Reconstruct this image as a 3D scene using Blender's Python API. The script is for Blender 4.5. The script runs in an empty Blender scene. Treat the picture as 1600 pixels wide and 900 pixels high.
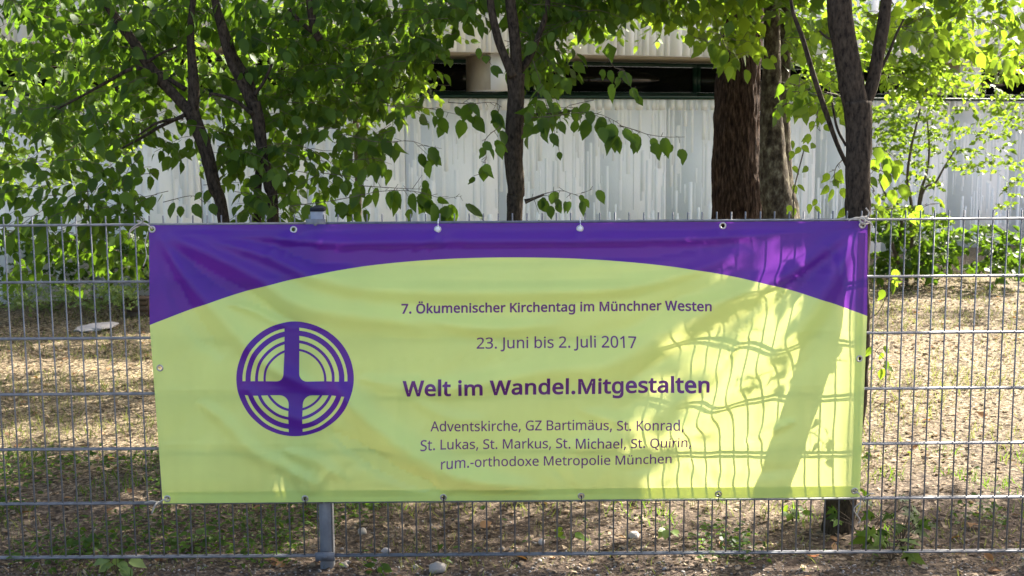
import bpy, bmesh, math, random
import numpy as np
from mathutils import Vector, Matrix, noise
from mathutils.geometry import delaunay_2d_cdt

R = math.radians
SC = bpy.context.scene
COL = SC.collection

# ---------------------------------------------------------------- camera
F = 1878.0                      # focal length in photograph pixels
EYE = Vector((0.0, -4.126, 1.545))
cam = bpy.data.cameras.new('camera')
camo = bpy.data.objects.new('camera', cam)
COL.objects.link(camo)
CAMR = Matrix.Rotation(R(90 - 7.4), 4, 'X') @ Matrix.Rotation(R(-0.4), 4, 'Z')
camo.matrix_world = Matrix.Translation(EYE) @ CAMR
cam.sensor_width = 36.0
cam.lens = F / 1600 * 36
cam.clip_start = 0.05
cam.clip_end = 2000
cam.dof.use_dof = True
cam.dof.focus_distance = 4.15
cam.dof.aperture_fstop = 9.0
SC.camera = camo

# ---------------------------------------------------------------- light
SUN_AZ, SUN_EL = 50.0, 35.0
world = bpy.data.worlds.new('World')
SC.world = world
world.use_nodes = True
wn = world.node_tree
bg = wn.nodes['Background']
sky = wn.nodes.new('ShaderNodeTexSky')
sky.sky_type = 'NISHITA'
sky.sun_disc = False
sky.sun_elevation = R(SUN_EL)
sky.sun_rotation = R(SUN_AZ)
sky.air_density = 0.75
sky.dust_density = 4.0
sky.ozone_density = 0.3
wn.links.new(sky.outputs[0], bg.inputs[0])
bg.inputs[1].default_value = 0.10
sunl = bpy.data.lights.new('sun', 'SUN')
sunl.energy = 5.0
sunl.angle = R(0.53)
sunl.color = (1.0, 0.93, 0.82)
suno = bpy.data.objects.new('sun', sunl)
COL.objects.link(suno)
SDIR = Vector((math.sin(R(SUN_AZ)) * math.cos(R(SUN_EL)), math.cos(R(SUN_AZ)) * math.cos(R(SUN_EL)), math.sin(R(SUN_EL))))
suno.rotation_euler = SDIR.to_track_quat('Z', 'Y').to_euler()
suno.location = SDIR * 30
SC.view_settings.view_transform = 'Standard'
SC.view_settings.look = 'None'
SC.view_settings.gamma = 1.0
SC.view_settings.exposure = 2.45
SC.cycles.max_bounces = 8
SC.cycles.transparent_max_bounces = 8
SC.cycles.sample_clamp_indirect = 6.0

# ---------------------------------------------------------------- helpers
def ray(px, py):
    v = Vector(((px - 800) / F, -(py - 450) / F, -1.0))
    return (CAMR.to_3x3() @ v)

def P(px, py, Y):
    """the world point that a photograph pixel shows at distance Y behind the fence plane"""
    d = ray(px, py)
    t = (Y - EYE.y) / d.y
    return EYE + d * t

def G(px, py):
    d = ray(px, py)
    t = -EYE.z / d.z
    return EYE + d * t

def ppm(Y):                     # photograph pixels per metre at distance Y behind the fence
    return F / (Y - EYE.y)

_mats = {}
def mat(name, build):
    if name not in _mats:
        m = bpy.data.materials.new(name)
        m.use_nodes = True
        nt = m.node_tree
        nt.nodes.clear()
        out = nt.nodes.new('ShaderNodeOutputMaterial')
        build(nt, out)
        _mats[name] = m
    return _mats[name]

def N(nt, kind, **kw):
    n = nt.nodes.new(kind)
    for k, v in kw.items():
        if k.startswith('i_'):
            key = k[2:].replace('_', ' ')
            key = int(key) if key.isdigit() else key
            n.inputs[key].default_value = v
        else:
            setattr(n, k, v)
    return n

def ramp(nt, src, stops):
    r = nt.nodes.new('ShaderNodeValToRGB')
    el = r.color_ramp.elements
    el[0].position, el[0].color = stops[0][0], (*stops[0][1], 1)
    el[1].position, el[1].color = stops[-1][0], (*stops[-1][1], 1)
    for p, c in stops[1:-1]:
        e = el.new(p)
        e.color = (*c, 1)
    nt.links.new(src, r.inputs[0])
    return r.outputs[0]

def noise_mat(name, stops, scale=8, rough=.8, detail=6, bump=.3, bscale=60, bdist=.004, stretch=(1, 1, 1), spec=.3, metal=0.0, coord='Object', rand=0.0):
    def b(nt, out):
        tc = N(nt, 'ShaderNodeTexCoord')
        mp = N(nt, 'ShaderNodeMapping')
        mp.inputs['Scale'].default_value = stretch
        nt.links.new(tc.outputs[coord], mp.inputs[0])
        n1 = N(nt, 'ShaderNodeTexNoise', i_Scale=scale, i_Detail=detail, i_Roughness=.62)
        nt.links.new(mp.outputs[0], n1.inputs['Vector'])
        p = N(nt, 'ShaderNodeBsdfPrincipled', i_Roughness=rough, i_Metallic=metal)
        p.inputs['Specular IOR Level'].default_value = spec
        col = ramp(nt, n1.outputs[0], stops)
        if rand:
            oi = N(nt, 'ShaderNodeObjectInfo')
            ma = N(nt, 'ShaderNodeMath', operation='MULTIPLY_ADD', i_1=rand, i_2=1 - rand / 2)
            nt.links.new(oi.outputs['Random'], ma.inputs[0])
            hs = N(nt, 'ShaderNodeHueSaturation')
            nt.links.new(ma.outputs[0], hs.inputs['Value'])
            nt.links.new(col, hs.inputs['Color'])
            col = hs.outputs[0]
        nt.links.new(col, p.inputs['Base Color'])
        n2 = N(nt, 'ShaderNodeTexNoise', i_Scale=bscale, i_Detail=5)
        nt.links.new(mp.outputs[0], n2.inputs['Vector'])
        bp = N(nt, 'ShaderNodeBump', i_Strength=bump, i_Distance=bdist)
        nt.links.new(n2.outputs[0], bp.inputs['Height'])
        nt.links.new(bp.outputs[0], p.inputs['Normal'])
        nt.links.new(p.outputs[0], out.inputs[0])
    return mat(name, b)

def leaf_mat(name, c_dark, c_light, c_tr, tr=.45, rough=.38, spec=.4):
    """leaf: reflects green, lets yellow-green light through; each leaf its own tone"""
    def b(nt, out):
        at = N(nt, 'ShaderNodeAttribute', attribute_name='tint')
        oi = N(nt, 'ShaderNodeObjectInfo')
        ad = N(nt, 'ShaderNodeMath', operation='ADD')
        nt.links.new(at.outputs['Fac'], ad.inputs[0])
        nt.links.new(oi.outputs['Random'], ad.inputs[1])
        fr = N(nt, 'ShaderNodeMath', operation='FRACT')
        nt.links.new(ad.outputs[0], fr.inputs[0])
        col = ramp(nt, fr.outputs[0], [(0, c_dark), (.55, tuple((a + b_) / 2 for a, b_ in zip(c_dark, c_light))), (1, c_light)])
        p = N(nt, 'ShaderNodeBsdfPrincipled', i_Roughness=rough)
        p.inputs['Specular IOR Level'].default_value = spec
        nt.links.new(col, p.inputs['Base Color'])
        t = N(nt, 'ShaderNodeBsdfTranslucent')
        tcol = ramp(nt, fr.outputs[0], [(0, tuple(x * .65 for x in c_tr)), (1, c_tr)])
        nt.links.new(tcol, t.inputs[0])
        mx = N(nt, 'ShaderNodeMixShader', i_0=tr)
        nt.links.new(p.outputs[0], mx.inputs[1])
        nt.links.new(t.outputs[0], mx.inputs[2])
        nt.links.new(mx.outputs[0], out.inputs[0])
    return mat(name, b)

def tag(o, label=None, cat=None, group=None, kind=None):
    if label: o['label'] = label
    if cat: o['category'] = cat
    if group: o['group'] = group
    if kind: o['kind'] = kind
    return o

def empty(name, loc, label=None, cat=None, group=None):
    o = bpy.data.objects.new(name, None)
    o.empty_display_size = .1
    o.location = loc
    COL.objects.link(o)
    tag(o, label, cat, group)
    return o

def link(name, me, m=None, parent=None):
    """the vertices are in world coordinates; a parent at a location is compensated for"""
    o = bpy.data.objects.new(name, me)
    COL.objects.link(o)
    if m is not None and not me.materials:
        me.materials.append(m)
    if parent is not None:
        o.parent = parent
        q, off = parent, Vector((0, 0, 0))
        while q is not None:
            off += q.location
            q = q.parent
        o.location = -off
    return o

def np_mesh(name, V, faces, smooth=False):
    """V (n,3), faces (m,k) array or list of arrays"""
    me = bpy.data.meshes.new(name)
    V = np.asarray(V, dtype=np.float32)
    if not isinstance(faces, list):
        faces = [faces]
    faces = [np.asarray(f, dtype=np.int32) for f in faces if len(f)]
    me.vertices.add(len(V))
    me.vertices.foreach_set('co', V.ravel())
    loops = np.concatenate([f.ravel() for f in faces])
    tot = np.concatenate([np.full(len(f), f.shape[1], dtype=np.int32) for f in faces])
    st = np.concatenate([[0], np.cumsum(tot)[:-1]]).astype(np.int32)
    me.loops.add(len(loops))
    me.loops.foreach_set('vertex_index', loops)
    me.polygons.add(len(tot))
    me.polygons.foreach_set('loop_start', st)
    me.polygons.foreach_set('loop_total', tot)
    if smooth:
        me.polygons.foreach_set('use_smooth', np.ones(len(tot), dtype=bool))
    me.update(calc_edges=True)
    return me

class MB:
    """collects boxes and tubes for one mesh"""
    def __init__(s):
        s.V, s.Fq, s.Ft, s.n = [], [], [], 0
    def add(s, V, q=None, t=None):
        V = np.asarray(V, dtype=np.float32)
        if q is not None and len(q): s.Fq.append(np.asarray(q) + s.n)
        if t is not None and len(t): s.Ft.append(np.asarray(t) + s.n)
        s.V.append(V); s.n += len(V)
        return s
    def box(s, x0, x1, y0, y1, z0, z1, fr=None, bev=0.0):
        V = np.array([(x, y, z) for z in (z0, z1) for y in (y0, y1) for x in (x0, x1)], dtype=float)
        if fr is not None: V = fr(V)
        return s.add(V, q=[(0, 2, 3, 1), (4, 5, 7, 6), (0, 1, 5, 4), (2, 6, 7, 3), (0, 4, 6, 2), (1, 3, 7, 5)])
    def tube(s, pts, rad, seg=8, caps=True, jig=None):
        pts = [Vector(p) for p in pts]
        n = len(pts)
        if not hasattr(rad, '__len__'): rad = [rad] * n
        rings = []
        up = Vector((0, 0, 1))
        ref = None
        for i in range(n):
            d = (pts[min(i + 1, n - 1)] - pts[max(i - 1, 0)]).normalized()
            if ref is None:
                a = d.cross(Vector((0.3, 1, 0.1))).normalized()
            else:
                a = (ref - d * ref.dot(d)).normalized()
            ref = a
            b = d.cross(a)
            for k in range(seg):
                th = 2 * math.pi * k / seg
                r = rad[i]
                if jig: r = r * jig(i, th, pts[i])
                rings.append(pts[i] + a * (math.cos(th) * r) + b * (math.sin(th) * r))
        q = [(i * seg + k, i * seg + (k + 1) % seg, (i + 1) * seg + (k + 1) % seg, (i + 1) * seg + k) for i in range(n - 1) for k in range(seg)]
        V = [tuple(v) for v in rings]
        t = []
        if caps:
            V.append(tuple(pts[0])); V.append(tuple(pts[-1]))
            c0, c1 = len(V) - 2, len(V) - 1
            t = [(c0, (k + 1) % seg, k) for k in range(seg)] + [(c1, (n - 1) * seg + k, (n - 1) * seg + (k + 1) % seg) for k in range(seg)]
        return s.add(V, q=q, t=t)
    def build(s, name, m, parent=None, smooth=False):
        V = np.concatenate(s.V)
        fs = []
        if s.Fq: fs.append(np.concatenate(s.Fq))
        if s.Ft: fs.append(np.concatenate(s.Ft))
        me = np_mesh(name, V, fs, smooth)
        return link(name, me, m, parent)

def smooth_path(pts, n):
    """Catmull-Rom through tuples of any length"""
    A = np.array(pts, dtype=float)
    A = np.vstack([2 * A[0] - A[1], A, 2 * A[-1] - A[-2]])
    out = []
    m = len(A) - 3
    for i in range(n):
        t = i / (n - 1) * m
        k = min(int(t), m - 1); u = t - k
        p0, p1, p2, p3 = A[k:k + 4]
        out.append(.5 * ((2 * p1) + (-p0 + p2) * u + (2 * p0 - 5 * p1 + 4 * p2 - p3) * u * u + (-p0 + 3 * p1 - 3 * p2 + p3) * u ** 3))
    return np.array(out)
GLYPHS = {
  ' ': (104, ''),
  ',': (107, '137242133227116179103148076148090207096247134247'),
  '-': (129, '076292076323173323173292'),
  '.': (107, '089229093239104247113249131243137234139222137209131201123196113194100198093205089215'),
  '0': (229, '270344267296258256248235242226235218218206198198174196159197145200132206121214111223103235096249090264085282082301080321080366082387085406089423094438101452110464119473131481144486158490174491190490204486216481228473238464246452253438259423264406267387269366/115325116308118292124266128255140239147233155229174226194229202233215246225266231292233308234325234362233379231395225421215440209448194457185460174461164460147453140448128431124421118395116379115362'),
  '1': (229, '202200168200168420169435169449145427114402096426173486202486'),
  '2': (229, '269200079200079229165316198352209368217385221412220423217433213441207448191457170460160460142456126449109439101433082457094466107474121481144488161490183490195488206485216481225476233470240463246455251446256426257414255392248372243362230343222333194303183293124234124232269232'),
  '3': (229, '258419256401254393242373230363207353198351198349214346228342240335250328257318262307265295266269264258260247255237248228240220230213219207206202191199175197146196115199096204078212078245087240107233127228147226175227190229203234213241220249225259229270230282227298220311209321193328162332149333122333122363161363172364197373209383217395220402222417221427214443208449191458181460169461142458124452097437080461097472107477129485155490169490190489208485223479236470245460252447256434'),
  '7': (229, '115200232454078454078486270486270459153200'),
  'A': (256, '279200244289131289096200060200172487204487316200/201407188450179419175407143321233321'),
  'B': (261, '181486206485228482247477262470274461282449288433289407286392280379270368258360243354235352235350252346267340281330291318297302299281296257287237272221253209241205228202200200099200099486/188364205365219367230371238376249391252411251422248432243439235445226450214453199455135455135364/135334135230193230210231225234237239246245252253257262260273260292257305250316239325223331214333190334'),
  'G': (292, '223351322351322211311207263198236196222196200197181200163206147214132224120235109249100265093282088301085321084343086365089385094404102421112436124450137462153472170480189486210489245490267488299481318473305442280451261456231459214458199455185451172445161437151428142417135405129391125376123360122343123327125311128296139270147259157250168242181235195231212228239227275231286234286319223319'),
  'J': (109, '049124029129029160046156058155077160085165094179097193097486133486133204131179128168119151113143098132079126069124'),
  'K': (248, '308200266200164337135311135200099200099486135486135345153366159372184400262486304486190362'),
  'L': (210, '099200099486135486135232260232260200'),
  'M': (364, '225200131451130436132411132200099200099486152486240252242252332486385486385200349200349404350424351430352451350451255200'),
  'Q': (313, '349344348327346310343295339280328254320242302223291215279208265203334132282132227196200197185199171202146212135219117237109247097270092283086312084344085365088385093404099421107436117450129462143472158480176486196490217491238490257486274480289472303462315451325437334421340404345385348365/123326125310128295138269145258154249164241175235187231201228217227232228246231259235270241280249288258295269301281305295308310310326311344309369305392298412288428275442259451240457217459202458188456175451164445154438145428138418128392125377123361'),
  'S': (220, '261264254242249233234217224211201201188198159196143196128198121198102202080210080244116232149228161227189230203236214244221254225267224286216302199315170328141339119351107360098370091381085401084417087439096456102464118477139485150488162490187490209488228484246478254474243443220452193458175459151456139451127439122429121410124398130388146376172363206350217345234334247321256306261287'),
  'W': (373, '428486351200315200254405245444233391231386177200141200065486103486147311158263161243167277171295176313226486264486316312328267332243337276346312390486'),
  'Z': (229, '274200075200075227226454080454080486270486270459119232274232'),
  'a': (225, '175419194417210414223409234401242391248379251364252346252200227200220230194207177200155196137196119200104207092217083231079249078260080275085288093300104309118317136323157327218330217355215365206380200384183389165390141385113374102400117407135413155417/186304152300140296130291124285119277116269115259118244121238132229146225154224167225179228190233200239207248213259216271218286218305'),
  'b': (247, '129405127386129386140399155409163413184418196419215417232412247403260391271375278356283333285307284290282274274246267234260224252215242208232203221199209197196196173198163201147210127227119200094200094505129505/179389169387154381142370138363133345130322129307130288133272137258142246150237161231174227191225204227216231226237234247240258244272247289248308247327244343240357234369226378216384204388'),
  'c': (192, '166197153199141203119214110222102232095244089257085272083288082306083325085342089357095371102382120401131407155416169418191419214416234410239407228378218382188388162386146379134367125352120331119294122272129254139241153232170227180226204228230236236239236208212199189196'),
  'd': (247, '170196151198134203119212106224096240088259084281082307084333088356096375106391119403135412152417171419193417212410226400234392237387240387237419237505273505273200244200239229222212200200178196/176225192226205230216236224244230254234267237283238307237326234342230356224368216378206384192388175390162388151384141377133367127355122340119324119288122272127258133247141237151231162227'),
  'e': (226, '177419203416225407234400242392249383255373260362265336266322266301119301120283124269129256137245147237159231172227197226215228231232256241256210232201206197186196171197157199144203132208120215102234095246089259085273083289082306083323085339089353094366100378108389117398127405138411150416163418/165389154386145381137374130365125354121342119329229329226354220367212378200386185390'),
  'g': (247, '170419190417209411224401238386240386244415273415273196272182270168267156262145249127240120230114206106192104165104134107115111099117099150115143135137167133191134203137213142222149229158234168237180238202238216239228237228225214209204191198181196171196151198134203118212106225095241088260084282082307084331088353095372106389118402133411151417/166389151384144380133368125352120331119307119288122272127258133246141237151230163226184225198227210231223242230253236273238289238321234345228363217376211381203385185389'),
  'h': (248, '129400127385130385137395147404164413183418197419221416231414248406256400262393270376273365275353275200240200240350238360234369229376222382214386204388181389162384148375139362135354131334129311129200094200094505129505'),
  'i': (103, '129415129200094200094415/120494129487133473129459120452108451097456091473095487104494108495'),
  'k': (214, '129334127311129311146332155342223415264415177323271200228200153300129279129200094200094505129505'),
  'l': (103, '129200094200094505129505'),
  'm': (375, '330419347418362414374408384400392390398376401359402340402200368200368338367350362369351382343386324389309388297385287379279371273361269349267335266319266200231200231346226367220377212384201388176389159384147375138362132345129311129200094200094415123415128386137396151408174417193419216417235410249399255391259383261383274399290410310417'),
  'n': (248, '216418231414245408256400264390270376274359275340275200240200240350238360234369229376222382214386204388192389176388162384151378143369137358133345130329129311129200094200094415123415128386153408178417191419'),
  'o': (243, '281308279283277271274260270250260233254225247218222203213200192196170196151200141203117218110225098241089260086271083295082308083325085341089355094368101380109390118399140412153416167418182419196418209416222412244399253390261380268368274355278341280325/119296120284125264134247146235153231171226181225201228210231217235229247238264243284244320243332238352229368217379210384192389166388153384142377133368127356122342119326'),
  'p': (247, '196419215417232412247403260391271376278357283334285308284290282274274246260224252216243209232203221199209197188196173198155205140215129227127227129192129104094104094415123415128386140399160412166415188419/180389162385149376139364133348130327129308131283135263138254148240161231180226191225209228216231229242238257245275248297247326244341240355234367226377216384204388'),
  'r': (166, '214418220417215384192387180386168382148367140357132338129315129200094200094415123415127376140392155406173416187419'),
  's': (192, '233249228232224224211212194203173198161196137196118198094204081210081242103233130226149224162225181229188233197243200260196271180283157294119310104318088333082346080362082375086386093396103404115411128415144418171419189417214411230404218376204382182388166390148390132386121379115370114360119349131340151330197311217299230282234268'),
  't': (145, '174225196229196202170196152196136199122205110215102230099239097250097388066388066404097419111464132464132415194415194388132388132263135246137240147230159225'),
  'u': (248, '274415274200245200240228226214203201177196146198127204111215100230094249092261092415127415127277130254134245139238146232154228175225197228205230213234225245233261237280238303238415'),
  'v': (204, '141200060415098415143288154258161231174269180288226415264415182200'),
  'x': (212, '145310071415111415166334221415261415187310265200225200166286107200067200'),
  'Ö': (313, '349344347312344297336270330258315236297219286212274206261202247199233197217196200197185199171202146212135219117237109247097270092283086312084344085365088385093404099421107436117450129462143472158480176486196490217491238490257486274480289472303462315451325437334421340404345385348365/123326125310128295138269145258154249164241175235187231201228217227232228246231259235270241280249288258295269301281305295308310310326311344309369305392298412288428275442259451240457217459202458188456175451164445154438145428138418128392125377123361/162553172563183564195557198549197536190527179524166529161540/237553247563258564270557273549272536265527254524241529236540'),
  'ä': (225, '175419194417210414223409234401242391248379251364252346252200227200220230194207177200155196137196119200104207092217083231079249078260080275085288093300104309118317136323157327218330217355215365206380200384183389165390141385113374102400117407135413155417/186304152300140296130291124285119277116269115259118244121238132229146225154224167225179228190233200239207248213259216271218286218305/118482128492142492153482154468149458139453128454118464117468/193482203492217492228482229468224458214453203454193464192468'),
  'ü': (248, '274415274200245200240228226214203201177196146198127204111215100230094249092261092415127415127277130254134245139238146232154228175225197228205230213234225245233261237280238303238415/129482139492154492164482165468160458150453139454129464128468/204482211490222493235488240478239464229454218453206461203468'),
}

# ---------------------------------------------------------------- materials
M_galv = noise_mat('galvanised_steel', [(.3, (.10, .104, .112)), (.7, (.20, .205, .215))], scale=30, rough=.58, bump=.25, bscale=200, bdist=.001, spec=.4, metal=.2, rand=.25)
M_post = noise_mat('galvanised_post', [(.3, (.24, .255, .28)), (.7, (.36, .375, .40))], scale=18, rough=.5, bump=.15, bscale=120, bdist=.001, spec=.5, metal=.25)
M_bark = noise_mat('grey_brown_bark', [(.34, (.012, .009, .007)), (.5, (.040, .030, .021)), (.72, (.070, .052, .035))], scale=85, rough=.9, bump=.9, bscale=55, bdist=.008, stretch=(1, 1, .45), spec=.08)
M_bark_red = noise_mat('furrowed_brown_bark', [(.34, (.008, .005, .004)), (.5, (.032, .020, .014)), (.66, (.085, .056, .039))], scale=75, rough=.9, bump=1.0, bscale=90, bdist=.012, stretch=(1, 1, .2), spec=.08)
M_bark_lichen = noise_mat('lichen_bark', [(.34, (.020, .016, .012)), (.48, (.055, .044, .030)), (.58, (.10, .088, .060)), (.70, (.19, .175, .125))], scale=34, rough=.9, bump=.8, bscale=60, bdist=.006, stretch=(1, 1, .6), spec=.08)
M_twig = noise_mat('twig_bark', [(.3, (.05, .035, .022)), (.7, (.12, .09, .06))], scale=40, rough=.8)
M_leaf = leaf_mat('mid_green_leaf', (.015, .041, .005), (.054, .102, .013), (.19, .35, .018), tr=.41, rough=.52, spec=.20)
M_leaf_y = leaf_mat('yellow_green_leaf', (.038, .088, .009), (.09, .158, .017), (.30, .46, .028), tr=.50, rough=.5, spec=.2)
M_leaf_pale = leaf_mat('pale_shrub_leaf', (.09, .15, .04), (.20, .27, .09), (.45, .58, .12), tr=.45)
M_grass = leaf_mat('grass_blade', (.055, .085, .020), (.25, .23, .10), (.30, .34, .08), tr=.35, rough=.6, spec=.2)
M_litter = leaf_mat('dry_litter', (.026, .019, .013), (.36, .275, .185), (.28, .20, .11), tr=.25, rough=.8, spec=.15)
M_conc = noise_mat('white_painted_concrete', [(.28, (.78, .78, .77)), (.46, (.85, .85, .84)), (.7, (.88, .88, .87))], scale=3.5, rough=.75, bump=.5, bscale=70, bdist=.004, stretch=(1, 1, .35), rand=.03)
M_conc2 = noise_mat('smooth_white_concrete', [(.25, (.79, .80, .83)), (.75, (.84, .85, .88))], scale=3, rough=.7, bump=.3, bscale=60, bdist=.003, rand=.06)
M_soffit = noise_mat('beige_soffit', [(.3, (.42, .37, .29)), (.7, (.52, .47, .38))], scale=4, rough=.8)
M_frame = noise_mat('dark_green_window_frame', [(.3, (.008, .030, .020)), (.7, (.014, .048, .034))], scale=5, rough=.4, bump=.05)
M_stone = noise_mat('pebble_stone', [(.3, (.26, .22, .18)), (.7, (.45, .40, .34))], scale=20, rough=.85, bump=.4, bscale=90, rand=.5)
M_box = noise_mat('weathered_dark_timber', [(.3, (.045, .03, .02)), (.7, (.10, .07, .045))], scale=14, rough=.8, stretch=(.3, 1, 1))
M_plast = noise_mat('dark_plastic_cap', [(.3, (.010, .012, .018)), (.7, (.02, .024, .032))], scale=10, rough=.7, spec=.15, bump=.05)
M_tie = noise_mat('white_nylon', [(.3, (.62, .62, .62)), (.7, (.75, .75, .75))], scale=10, rough=.5, bump=.05)
M_rope = noise_mat('frayed_light_cord', [(.3, (.30, .27, .22)), (.7, (.50, .46, .40))], scale=120, rough=.9, bump=.8, bscale=500, bdist=.001)
M_ring = noise_mat('brass_nickel_ring', [(.3, (.32, .30, .27)), (.7, (.55, .53, .50))], scale=60, rough=.3, metal=.8, bump=.05)
M_slab = noise_mat('pale_stone_slab', [(.3, (.34, .30, .285)), (.7, (.52, .47, .45))], scale=9, rough=.85, bump=.4)

def b_glass(nt, out):
    tc = N(nt, 'ShaderNodeTexCoord')
    n1 = N(nt, 'ShaderNodeTexNoise', i_Scale=1.7, i_Detail=3)
    nt.links.new(tc.outputs['Object'], n1.inputs['Vector'])
    p = N(nt, 'ShaderNodeBsdfPrincipled', i_Roughness=.06)
    nt.links.new(ramp(nt, n1.outputs[0], [(.35, (.004, .005, .005)), (.7, (.016, .015, .013))]), p.inputs['Base Color'])  # lighter blotches in the base colour stand in for reflections
    p.inputs['Specular IOR Level'].default_value = .35
    nt.links.new(p.outputs[0], out.inputs[0])
M_glass = mat('dark_window_glass', b_glass)

def b_ground(nt, out):
    tc = N(nt, 'ShaderNodeTexCoord')
    n1 = N(nt, 'ShaderNodeTexNoise', i_Scale=1.1, i_Detail=8, i_Roughness=.6)
    n2 = N(nt, 'ShaderNodeTexNoise', i_Scale=42, i_Detail=8, i_Roughness=.7)
    n3 = N(nt, 'ShaderNodeTexVoronoi', i_Scale=70)
    for n in (n1, n2, n3): nt.links.new(tc.outputs['Object'], n.inputs['Vector'])
    soil = ramp(nt, n2.outputs[0], [(.36, (.028, .020, .015)), (.52, (.08, .057, .042)), (.68, (.22, .17, .125))])
    thatch = ramp(nt, n2.outputs[0], [(.38, (.032, .026, .016)), (.5, (.125, .096, .058)), (.64, (.42, .34, .225))])
    sx = N(nt, 'ShaderNodeSeparateXYZ')
    nt.links.new(tc.outputs['Object'], sx.inputs[0])
    ma = N(nt, 'ShaderNodeMapRange', i_1=.3, i_2=2.6)
    nt.links.new(sx.outputs[1], ma.inputs[0])
    ad = N(nt, 'ShaderNodeMath', operation='MULTIPLY_ADD', i_1=1.6, i_2=-.8)
    nt.links.new(n1.outputs[0], ad.inputs[0])
    a2 = N(nt, 'ShaderNodeMath', operation='ADD', use_clamp=True)
    nt.links.new(ma.outputs[0], a2.inputs[0]); nt.links.new(ad.outputs[0], a2.inputs[1])
    mx = N(nt, 'ShaderNodeMixRGB')
    nt.links.new(a2.outputs[0], mx.inputs[0]); nt.links.new(soil, mx.inputs[1]); nt.links.new(thatch, mx.inputs[2])
    p = N(nt, 'ShaderNodeBsdfPrincipled', i_Roughness=.95)
    p.inputs['Specular IOR Level'].default_value = .15
    nt.links.new(mx.outputs[0], p.inputs['Base Color'])
    b1 = N(nt, 'ShaderNodeBump', i_Strength=.9, i_Distance=.012)
    nt.links.new(n2.outputs[0], b1.inputs['Height'])
    b2 = N(nt, 'ShaderNodeBump', i_Strength=.5, i_Distance=.006)
    nt.links.new(n3.outputs[0], b2.inputs['Height']); nt.links.new(b1.outputs[0], b2.inputs['Normal'])
    nt.links.new(b2.outputs[0], p.inputs['Normal'])
    nt.links.new(p.outputs[0], out.inputs[0])
M_ground = mat('soil_and_thatch', b_ground)

# ---------------------------------------------------------------- ground: one sheet to the horizon
def gz(x, y):
    r = math.hypot(x, y)
    k = 1.0 if r < 20 else max(0, 1 - (r - 20) / 30)
    if y < -1.3: return -.03
    return k * (.020 * noise.noise(Vector((x * .9, y * .9, 3))) + .010 * noise.noise(Vector((x * 4, y * 4, 7))) + .004 * noise.noise(Vector((x * 14, y * 14, 1)))) - .004
def axis(a, b, step, far):
    mid = np.arange(a, b + 1e-6, step)
    g = [step]
    while sum(g) < far: g.append(g[-1] * 1.35)
    g = np.cumsum(g)
    return np.concatenate([(a - g)[::-1], mid, b + g])
gxs, gys = axis(-4.5, 5.5, .05, 400), axis(-1.4, 9.5, .05, 400)
V = np.array([(x, y, gz(x, y)) for y in gys for x in gxs])
nx, ny = len(gxs), len(gys)
ii = (np.arange(ny - 1)[:, None] * nx + np.arange(nx - 1)[None, :]).ravel()
gme = np_mesh('ground', V, np.stack([ii, ii + 1, ii + 1 + nx, ii + nx], 1), True)
ground = tag(link('ground', gme, M_ground), 'brown soil and dry lawn under the fence and trees', None, None, 'structure')

M_bounce = noise_mat('bounce_grey', [(.3, (.10, .10, .105)), (.7, (.17, .17, .175))], scale=60, rough=.9, bump=.4, bscale=150)
mb = MB().add([(-60, -30, .006), (60, -30, .006), (60, -1.55, .006), (-60, -1.55, .006)], q=[(0, 1, 2, 3)])  # unseen grey sheet added to cool the light bounced onto the banner
tag(mb.build('bounce_sheet', M_bounce), 'unseen grey asphalt sheet added on the street side to cut warm bounced light', None, None, 'structure')
# ---------------------------------------------------------------- building behind the trees
BD = 13.0
BC, BM_ = 138.7 * BD / F, .0323 * BD       # run along X and along depth for one wall panel
BW = math.hypot(BC, BM_)                   # panel width
B0 = Vector((-20 * BD / F, EYE.y + BD, 0))
Bs = Vector((BC / BW, BM_ / BW, 0))        # along the wall
Bn = Vector((Bs.y, -Bs.x, 0))              # out of the wall, to the fence
def bfr(V):                                # (s along, o outward, z) -> world
    V = np.asarray(V, dtype=float)
    return np.stack([B0.x + V[:, 0] * Bs.x + V[:, 1] * Bn.x, B0.y + V[:, 0] * Bs.y + V[:, 1] * Bn.y, V[:, 2]], 1)
ZS, ZF = 1.90, 2.34                        # top of the panelled wall, underside of the fascia
bld = empty('church_hall', tuple(B0), 'long low white concrete hall with a ribbed wall and dark window band behind the trees', 'building')
rnd = random.Random(4)
def relief(mb, s0, s1, z0, z1, dmin, dmax, wmin, wmax, hmin, hmax):
    s = s0
    while s < s1 - 1e-4:
        w = min(rnd.uniform(wmin, wmax), s1 - s)
        if s1 - s - w < wmin: w = s1 - s
        z = z0
        first = True
        while z < z1 - 1e-4:
            h = min(rnd.uniform(hmin, hmax) * (rnd.random() if first else 1) + .05, z1 - z)
            first = False
            if z1 - z - h < .06: h = z1 - z
            d = rnd.uniform(dmin, dmax) + (rnd.uniform(.006, .013) if rnd.random() < .14 else 0)
            d2 = d
            V = [(s, 0, z), (s + w, 0, z), (s + w, 0, z + h), (s, 0, z + h),
                 (s + .003, d, z + .012), (s + w - .003, d, z + .005), (s + w - .003, d2, z + h - .003), (s + .003, d2, z + h - .003)]
            mb.add(bfr(V), q=[(4, 5, 6, 7), (0, 1, 5, 4), (1, 2, 6, 5), (2, 3, 7, 6), (3, 0, 4, 7)])
            z += h
        s += w
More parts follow.
